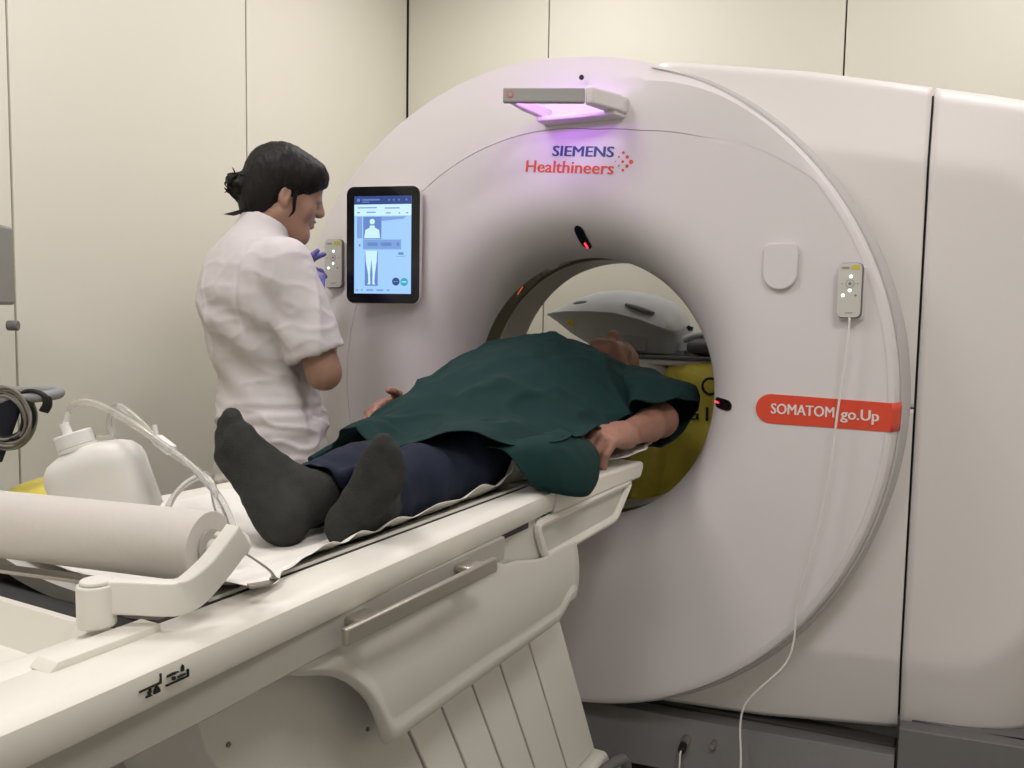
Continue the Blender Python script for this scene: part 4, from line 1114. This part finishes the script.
    def fold(v):
        q = Vector(v); z = v[2]; l = np.array(v)-base; r_ = l@rv; f_ = l@fv
        d = .0050*mnoise.noise(Vector((q.x*9, q.y*9, q.z*4.5)))
        d += .0085*max(0, 1-abs(z-(.925+.03*math.sin(r_*14)+.05*f_))/.05)*mnoise.noise(Vector((q.x*5, q.y*5, q.z*55)))*1.4
        d += .010*sst(.10, .0, abs(z-.90))*(mnoise.noise(Vector((q.x*7, q.y*7, q.z*34+3))))
        dg = (z-1.13)+.55*r_                                   # diagonal drag lines across the back
        d += .0045*math.sin(dg*55+3*mnoise.noise(q*6))*sst(.20, .06, abs(z-1.10))*sst(.03, -.05, f_)
        d += .0035*abs(mnoise.noise(Vector((q.x*16, q.y*16, q.z*6+1))))
        d += -.0060*max(0, 1-abs(r_-.098-.03*max(0, 1.30-z))/.009)*sst(1.12, 1.18, z)*sst(1.36, 1.33, z)   # sleeve seam
        # sharp pull lines from the shoulder blades down and small creases everywhere
        rg = 1-abs(mnoise.noise(Vector(((q.x-q.y)*9+q.z*3.2, (q.x+q.y)*9, q.z*2.2+5))))*2.4
        d += .0075*max(0, rg)**2*sst(1.33, 1.22, z)*sst(.86, .98, z)
        rg = 1-abs(mnoise.noise(Vector((q.x*13+4, q.y*13, q.z*26))))*2.6
        d += .0060*max(0, rg)**2*(sst(1.0, .90, z)+.35)
        return d*sst(1.375, 1.335, z)
    un = field_obj('uniform', [t], M_uni, N, disp=fold, smooth_it=3)
    # trousers and shoes
    p = Field(base+npv(-.30, -.30, .0), base+npv(.30, .30, .80), .008)
    for s in (1, -1):
        hip = L(s*.082, .022, .76); kn = L(s*.092, .012, .47); an = L(s*.095, -.02, .10)
        p.rc(hip, kn, .090, .078, .05); p.rc(kn, an, .078, .070, .04)
    p.plane(L(0, 0, .06), -up)
    field_obj('trousers', [p], M_uni, N, disp=lambda v: wrinkle(v, 9, .006))
    for s in (1, -1):
        q = Field(L(s*.095, .05, .06)-.22, L(s*.095, .05, .06)+.22, .006)
        an = L(s*.095, -.02, .06); q.rc(an+npv(0, 0, -.02)-fv*.03, an+fv*.15-up*.022, .042, .040, .02); q.rc(an, an+up*.03, .042, .044, .02); q.plane(L(0, 0, .004), -up); q.plane(L(0, 0, .12), up)
        field_obj('shoe', [q], M_trol, N)
    # gloves
    g = Field(wrL-.15, wrL+.20, .0028)
    Dh = unit(npv(.14, .28, .95)); Nh = unit(npv(-.70, -.70, .10)); Sh = unit(npv(.70, -.70, .05))
    hand(g, wrL, Dh, Nh, Sh, curls=((8, 12, 10), (16, 22, 15), (38, 50, 35), (45, 55, 35)), fat=1.08, sc=.92, thN=-.15)
    g.rc(wrL-unit(Dh)*.055, wrL, .031, .028, .01)
    field_obj('glove', [g], M_glove, N, smooth_it=1)
    g = Field(wrR-.18, wrR+.18, .0028)
    d = unit(wrR-elR); Dh = unit(d+npv(-.1, .2, .3)); hand(g, wrR, Dh, unit(rv*.9-fv*.3), unit(up*.6-fv*.5), curl=(35, 45, 30), fat=1.08, sc=.95)
    g.rc(wrR-d*.055, wrR, .031, .028, .01)
    field_obj('glove', [g], M_glove, N, smooth_it=1)
nurse()

# ------------------------------------------------------------------ the patient
def patient():
    P = thing('person', (0, -.3, .86), 'person lying on the table with grey socks, jeans and a dark green cover', 'person')
    X = npv(1, 0, 0); Y = npv(0, 1, 0); Z = npv(0, 0, 1)
    hc = npv(-.050, .490, 1.030)
    hu = unit(npv(-.05, .955, -.16)); hf = unit(npv(.03, .16, .985)); hf = unit(hf-hu*(hf@hu)); hr = np.cross(hf, hu)   # crown direction, face direction
    H = lambda r, f, u: hc+r*hr+f*hf+u*hu
    HM = [hr, hf, hu]
    feet = {1: (npv(.142, -1.000, .890), npv(.236, -1.020, 1.000), npv(.142, -.955, .910)), -1: (npv(.052, -1.037, .890), npv(-.074, -1.028, 1.016), npv(.042, -.972, .912))}
    hips = {1: npv(.078, -.30, .945), -1: npv(-.050, -.30, .945)}; kns = {1: npv(.104, -.62, .922), -1: npv(-.018, -.62, .914)}
    shs = {1: npv(.105, .245, .975), -1: npv(-.225, .235, .985)}
    els = {1: npv(.238, .090, .938), -1: npv(-.330, -.05, .935)}
    wrs = {1: npv(.244, -.185, .932), -1: npv(-.300, -.285, .972)}
    # --- one continuous body
    f = Field((-.45, -1.12, .85), (.42, .62, 1.22), .0068)
    f.el(H(0, -.012, .028), (.074, .094, .082), HM, .02); f.el(H(0, .032, -.034), (.058, .058, .082), HM, .03)
    f.rc(H(0, -.03, -.05), npv(-.05, .27, .985), .055, .06, .03)
    f.el((-.06, .12, .975), (.145, .19, .105), None, .04); f.el((-.04, -.07, .975), (.135, .18, .110), None, .04); f.el((.015, -.26, .945), (.130, .14, .075), None, .04)
    for s in (1, -1):
        f.rc(npv(-.05, .24, .985), shs[s], .065, .055, .04); f.rc(shs[s], els[s], .050, .042, .03)
        m = els[s]+(wrs[s]-els[s])*.35; f.rc(els[s], m, .040, .038, .02); f.rc(m, wrs[s], .038, .026, .02)
        f.rc(hips[s], kns[s], .058, .044, .03); f.rc(kns[s], feet[s][2], .042, .034, .02)
    fh = Field(hc-.17, hc+.17, .0034)
    fh.el(H(0, -.012, .028), (.074, .094, .082), HM, .02); fh.el(H(0, .030, -.032), (.058, .056, .082), HM, .03); fh.el(H(0, .042, .045), (.060, .046, .045), HM, .03)
    fh.rc(H(-.02, .060, -.100), H(.02, .060, -.100), .021, .021, .025)
    for s in (1, -1):
        fh.rc(H(s*.050, -.005, -.060), H(s*.018, .052, -.098), .024, .020, .025); fh.el(H(s*.040, .058, -.030), (.022, .018, .022), HM, .02)
        fh.el(H(s*.031, .094, .002), (.015, .012, .010), HM, .012, 'sub'); fh.el(H(s*.030, .079, .003), (.0135, .012, .0115), HM, .004)
        fh.rc(H(s*.010, .100, -.030), H(s*.012, .094, -.030), .0095, .0075, .008)
        fh.el(H(s*.0075, .106, -.041), (.0045, .006, .004), HM, .002, 'sub')
        fh.el(H(s*.076, -.012, -.006), (.010, .019, .033), HM, .006); fh.el(H(s*.087, -.008, .000), (.008, .010, .019), HM, .004, 'sub')
    fh.rc(H(-.032, .072, .022), H(.032, .072, .022), .014, .014, .015)
    fh.rc(H(0, .088, .012), H(0, .107, -.027), .010, .0130, .014)
    fh.el(H(0, .086, -.052), (.024, .012, .0065), HM, .006); fh.el(H(0, .084, -.065), (.021, .012, .0075), HM, .006); fh.el(H(0, .104, -.0585), (.022, .012, .0018), HM, .003, 'sub')
    # hands
    g1 = Field(wrs[1]-npv(.10, .20, .10), wrs[1]+npv(.10, .18, .10), .0028)
    hand(g1, wrs[1], npv(-.16, -.98, .08), npv(.30, .05, .95), npv(-.95, 0, .30), curls=((52, 52, 30), (55, 52, 30), (54, 50, 30), (50, 50, 30)), fat=1.12, sc=1.10, spread=4)
    m1 = els[1]+(wrs[1]-els[1])*.35
    g1.rc(m1, wrs[1], .038, .026, .02)
    g2 = Field(wrs[-1]-npv(.12, .22, .10), wrs[-1]+npv(.12, .14, .12), .003)
    hand(g2, wrs[-1], npv(.05, -.98, -.02), npv(-.50, .0, .86), npv(.86, 0, .50), curls=((12, 18, 12), (22, 28, 18), (30, 32, 20), (34, 32, 20)), fat=1.05, sc=.95, thN=.25)
    body = field_obj('body', [f, fh, g1, g2], M_skin_p, P, smooth_it=2)
    # wedding ring
    kd = unit(npv(-.16, -.98, .08))
    rp = npv(.2325, -.2885, .9265)
    rows = []
    rax = unit(npv(-.1, -.62, -.75)); u = unit(np.cross(rax, X)); v = np.cross(rax, u)
    tube('ring', [rp+u*.0108*math.cos(a)+v*.0108*math.sin(a) for a in np.linspace(0, 2*math.pi, 25)], .0016, mat('gold', (.75, .60, .42), .25, metal=1), P, n=6, sm=0, caps=False)
    for s in (1, -1):
        bm = bmesh.new(); bmesh.ops.create_uvsphere(bm, u_segments=16, v_segments=10, radius=.0118); bmesh.ops.translate(bm, verts=bm.verts, vec=Vector(H(s*.030, .0795, .003))); bm_obj('eyelid', bm, M_skin_p, body)
    # hair: short grey, at the crown
    q = Field(hc-.17, hc+.17, .005)
    q.el(H(0, -.020, .040), (.079, .096, .086), HM, .02); q.el(H(0, .11, -.03), (.12, .085, .10), HM, .01, 'sub'); q.el(H(0, -.01, -.12), (.14, .14, .075), HM, .01, 'sub')
    field_obj('hair', [q], mat('short grey hair', (.10, .09, .085), .7, bump=.5, bscale=150), P, disp=lambda v: wrinkle(v, 90, .0025))
    # --- jeans
    j = Field((-.22, -1.02, .85), (.32, -.08, 1.09), .0055)
    j.el((.015, -.28, .940), (.125, .12, .072), None, .03)
    cf = {1: npv(.124, -.940, .914), -1: npv(.042, -.962, .914)}
    for s in (1, -1):
        j.rc(hips[s], kns[s], .070, .062, .03); j.rc(kns[s], kns[s]*.45+cf[s]*.55, .062, .055, .03); j.rc(kns[s]*.45+cf[s]*.55, cf[s]-Y*.02, .055, .051, .02)
    for s in (1, -1):
        d = unit(cf[s]-kns[s]); c = cf[s]; sl, g = j.sub(c-npv(.062, .05, .08), c+npv(.062, .09, .08))
        dd = (g[0]-c[0])*d[0]+(g[1]-c[1])*d[1]+(g[2]-c[2])*d[2]
        j.D[sl] = np.maximum(j.D[sl], dd.astype(np.float32))
        j.rc(c-d*.06, c+d*.06, .040, .047, .004, 'sub')
    def jf(v):
        q = Vector(v); d = .0055*mnoise.noise(q*11)+.0035*mnoise.noise(q*24)
        d += .0060*abs(mnoise.noise(Vector((q.x*8+q.y*7, q.y*22, q.z*10))))
        d += .0045*mnoise.noise(Vector((q.x*20, q.y*46, q.z*16)))*sst(-.82, -.93, v[1])
        return d
    field_obj('jeans', [j], M_jean, P, disp=jf, smooth_it=2)
    # --- socks
    for s in (1, -1):
        he, to, an = feet[s]
        D = unit(to-he); Nn = unit(-Y-D*(-Y@D)); S = np.cross(D, Nn)*s*1.0
        # S points to the outer side of the foot
        if S@(npv(s, 0, 0)*1.0) < 0: S = -S
        Lf = np.linalg.norm(to-he)
        k = Field(np.minimum(he, np.minimum(to, an))-.10, np.maximum(he, np.maximum(to, an))+npv(.10, .12, .10), .0042)
        bo = he+D*(Lf*.80)
        k.rc(he, he+D*.05, .0275, .025, .015); k.rc(he-Nn*.012, an, .031, .034, .025)
        k.rc(he+D*.02-S*.004, bo-S*.020-Nn*.003, .023, .0225, .014); k.rc(he+D*.02+S*.008, bo+S*.019-D*.010, .022, .018, .014)
        k.rc(an-Nn*.005, bo-Nn*.016-S*.008, .034, .020, .02)
        for i, (o, l, r) in enumerate(((-.025, 1.00, .0150), (-.008, 1.01, .0120), (.005, .97, .0112), (.016, .92, .0106), (.026, .86, .0100))):
            tip = he+D*Lf*l+S*o-Nn*.004; k.rc(bo+S*o*.9, tip, .0145, r, .006)
        leg = unit(kns[s]-an); k.rc(an, an+leg*.075, .036, .036, .02)
        field_obj('sock', [k], M_sock, P, disp=lambda v: wrinkle(v, 26, .0022)+.0012*mnoise.noise(Vector(v)*70), smooth_it=2)
    # --- dark green cover
    def bump(p, q):
        v = Vector(p)
        rg = 1-abs(mnoise.noise(Vector((v.x*5.5+v.y*3.5, v.y*3.2-v.x*2, 7.3))))*2.6; rg2 = 1-abs(mnoise.noise(Vector((v.x*13-v.y*4, v.y*9+v.x*3, 1.3))))*2.8
        return .011*max(0, rg)**2+.0055*max(0, rg2)**2-.002+.0075*mnoise.noise(Vector((v.x*9, v.y*4.2, v.z*6)))+.0045*mnoise.noise(Vector((v.x*20+v.y*6, v.y*11, v.z*14)))+.0060*(abs(mnoise.noise(Vector((v.x*7-v.y*5, v.y*7+v.x*6, 2.7))))-.2)
    def cloth(name, C, nu, nv, m, parent, amp=1.0, thick=.0016):
        C = np.array(C, float)
        A = np.array([catmull(r, nv) for r in C]); A = np.array([catmull(A[:, k], nu) for k in range(A.shape[1])]).transpose(1, 0, 2)
        du = np.gradient(A, axis=0); dv = np.gradient(A, axis=1); Nn = np.cross(dv, du); Nn /= np.linalg.norm(Nn, axis=2)[:, :, None]+1e-9
        if Nn[..., 2].mean() < 0: Nn = -Nn
        for a in range(A.shape[0]):
            for b in range(A.shape[1]): A[a, b] += Nn[a, b]*(bump(A[a, b], None)+.002)*amp
        return grid(name, A, m, parent, solid=thick, auto=0)
    st = [
     [(-.226, -.672, .900), (-.214, -.682, .918), (-.165, -.690, .940), (-.105, -.715, .975), (-.045, -.738, 1.000), (.025, -.745, .975), (.085, -.748, .990), (.135, -.752, 1.004), (.180, -.715, .990), (.215, -.655, .968), (.262, -.580, .965)],
     [(-.232, -.600, .900), (-.222, -.600, .930), (-.170, -.605, .965), (-.108, -.610, 1.005), (-.045, -.615, 1.028), (.020, -.620, 1.012), (.080, -.625, 1.016), (.132, -.625, 1.020), (.178, -.610, 1.000), (.215, -.570, .972), (.268, -.520, .970)],
     [(-.245, -.450, .900), (-.236, -.450, .950), (-.186, -.450, 1.005), (-.122, -.450, 1.050), (-.060, -.450, 1.072), (.010, -.455, 1.068), (.075, -.455, 1.055), (.130, -.455, 1.030), (.175, -.450, .998), (.212, -.440, .972), (.256, -.425, .968)],
     [(-.270, -.250, .905), (-.258, -.250, .975), (-.206, -.250, 1.044), (-.145, -.250, 1.092), (-.070, -.250, 1.108), (.005, -.250, 1.102), (.070, -.250, 1.080), (.125, -.250, 1.045), (.170, -.255, 1.005), (.202, -.260, .972), (.226, -.270, .958)],
     [(-.285, -.050, .910), (-.278, -.050, .990), (-.225, -.050, 1.070), (-.155, -.050, 1.116), (-.080, -.050, 1.134), (-.005, -.050, 1.128), (.065, -.050, 1.102), (.122, -.050, 1.065), (.165, -.055, 1.025), (.195, -.060, .990), (.212, -.065, .962)],
     [(-.290, .120, .915), (-.280, .120, .990), (-.225, .120, 1.065), (-.160, .120, 1.112), (-.090, .120, 1.132), (-.015, .120, 1.126), (.050, .120, 1.100), (.108, .120, 1.062), (.150, .120, 1.022), (.180, .120, .985), (.195, .118, .950)],
     [(-.270, .250, .930), (-.262, .250, .985), (-.215, .255, 1.045), (-.160, .260, 1.088), (-.098, .265, 1.108), (-.030, .265, 1.100), (.030, .262, 1.072), (.085, .258, 1.038), (.130, .255, 1.000), (.160, .25, .965), (.175, .245, .930)],
     [(-.200, .300, .935), (-.195, .305, .965), (-.170, .315, 1.005), (-.130, .330, 1.048), (-.090, .338, 1.066), (-.035, .338, 1.060), (.015, .330, 1.035), (.060, .315, 1.005), (.095, .305, .975), (.120, .300, .950), (.135, .295, .930)],
    ]
    for k, dz in enumerate((.020, .024, .022, .010)):
        st[k] = [(x, y, max(.900, z-dz*(1 if i < 8 else .4))) for i, (x, y, z) in enumerate(st[k])]
    st[0] = [(x, y-(.035 if 5 <= i <= 7 else .015 if i in (4, 8) else 0), z) for i, (x, y, z) in enumerate(st[0])]
    dr = cloth('green_cover', st, 17, 11, M_gown, P)
    # rolled far hem
    tube('cover_hem', [(-.224, -.664, .901), (-.230, -.600, .915), (-.238, -.500, .935), (-.246, -.400, .955), (-.262, -.25, .98)], .0075, M_gown, dr, n=10)
    # near flap hanging over the table edge
    fl = [
     [(.175, -.670, .962), (.205, -.630, .968), (.220, -.580, .972), (.222, -.530, .974), (.215, -.480, .974), (.200, -.430, .972)],
     [(.205, -.670, .958), (.238, -.630, .962), (.254, -.580, .965), (.256, -.530, .967), (.248, -.480, .967), (.230, -.430, .964)],
     [(.225, -.668, .945), (.258, -.626, .940), (.276, -.575, .938), (.282, -.520, .940), (.276, -.465, .944), (.256, -.412, .948)],
     [(.240, -.662, .926), (.270, -.620, .914), (.292, -.568, .908), (.300, -.512, .908), (.294, -.455, .912), (.272, -.402, .922)],
     [(.248, -.650, .908), (.274, -.614, .894), (.296, -.565, .882), (.305, -.512, .879), (.298, -.458, .886), (.274, -.408, .900)],
     [(.250, -.638, .899), (.270, -.608, .886), (.292, -.565, .872), (.301, -.516, .867), (.294, -.466, .874), (.270, -.420, .889)],
    ]
    cloth('cover_flap', fl, 8, 8, M_gown, dr, amp=.6)
    # near sleeve with its leaf shaped opening
    op = [(.300, .195, .975), (.286, .060, .994), (.262, -.030, .996), (.226, -.085, 1.002), (.212, -.060, .940), (.232, -.020, .888), (.250, .060, .880), (.268, .135, .895), (.287, .180, .935)]
    md = [(.284, .235, 1.000), (.252, .190, 1.030), (.215, .110, 1.036), (.165, .040, 1.030), (.150, .060, .955), (.180, .090, .900), (.215, .150, .885), (.240, .200, .905), (.270, .230, .945)]
    ba = [(.180, .290, 1.010), (.150, .270, 1.045), (.105, .210, 1.055), (.060, .150, 1.050), (.060, .160, .960), (.090, .190, .905), (.120, .230, .895), (.150, .260, .915), (.175, .285, .960)]
    S = [catmull(r, 6, closed=True) for r in (op, md, ba)]
    S0 = [p*.985+np.mean(S[0], axis=0)*.015 for p in S[0]]
    A = np.array([catmull([S0[k], S[0][k], S[1][k], S[2][k]], 8) for k in range(len(S[0]))]).transpose(1, 0, 2)
    ctr = A.mean(1, keepdims=True)
    for a in range(A.shape[0]):
        for b in range(A.shape[1]): A[a, b] += unit(A[a, b]-ctr[a, 0])*bump(A[a, b], None)*.8
    grid('sleeve', A, M_gown, dr, closed_v=True, solid=.0018, auto=0)
    # head cushion
    hcush = box('head_cushion', (-.058, .50, .905), (.24, .22, .075), M_greyd, bev=.02); setp(hcush, 'dark head cushion under the lying patient inside the bore', 'cushion')
patient()
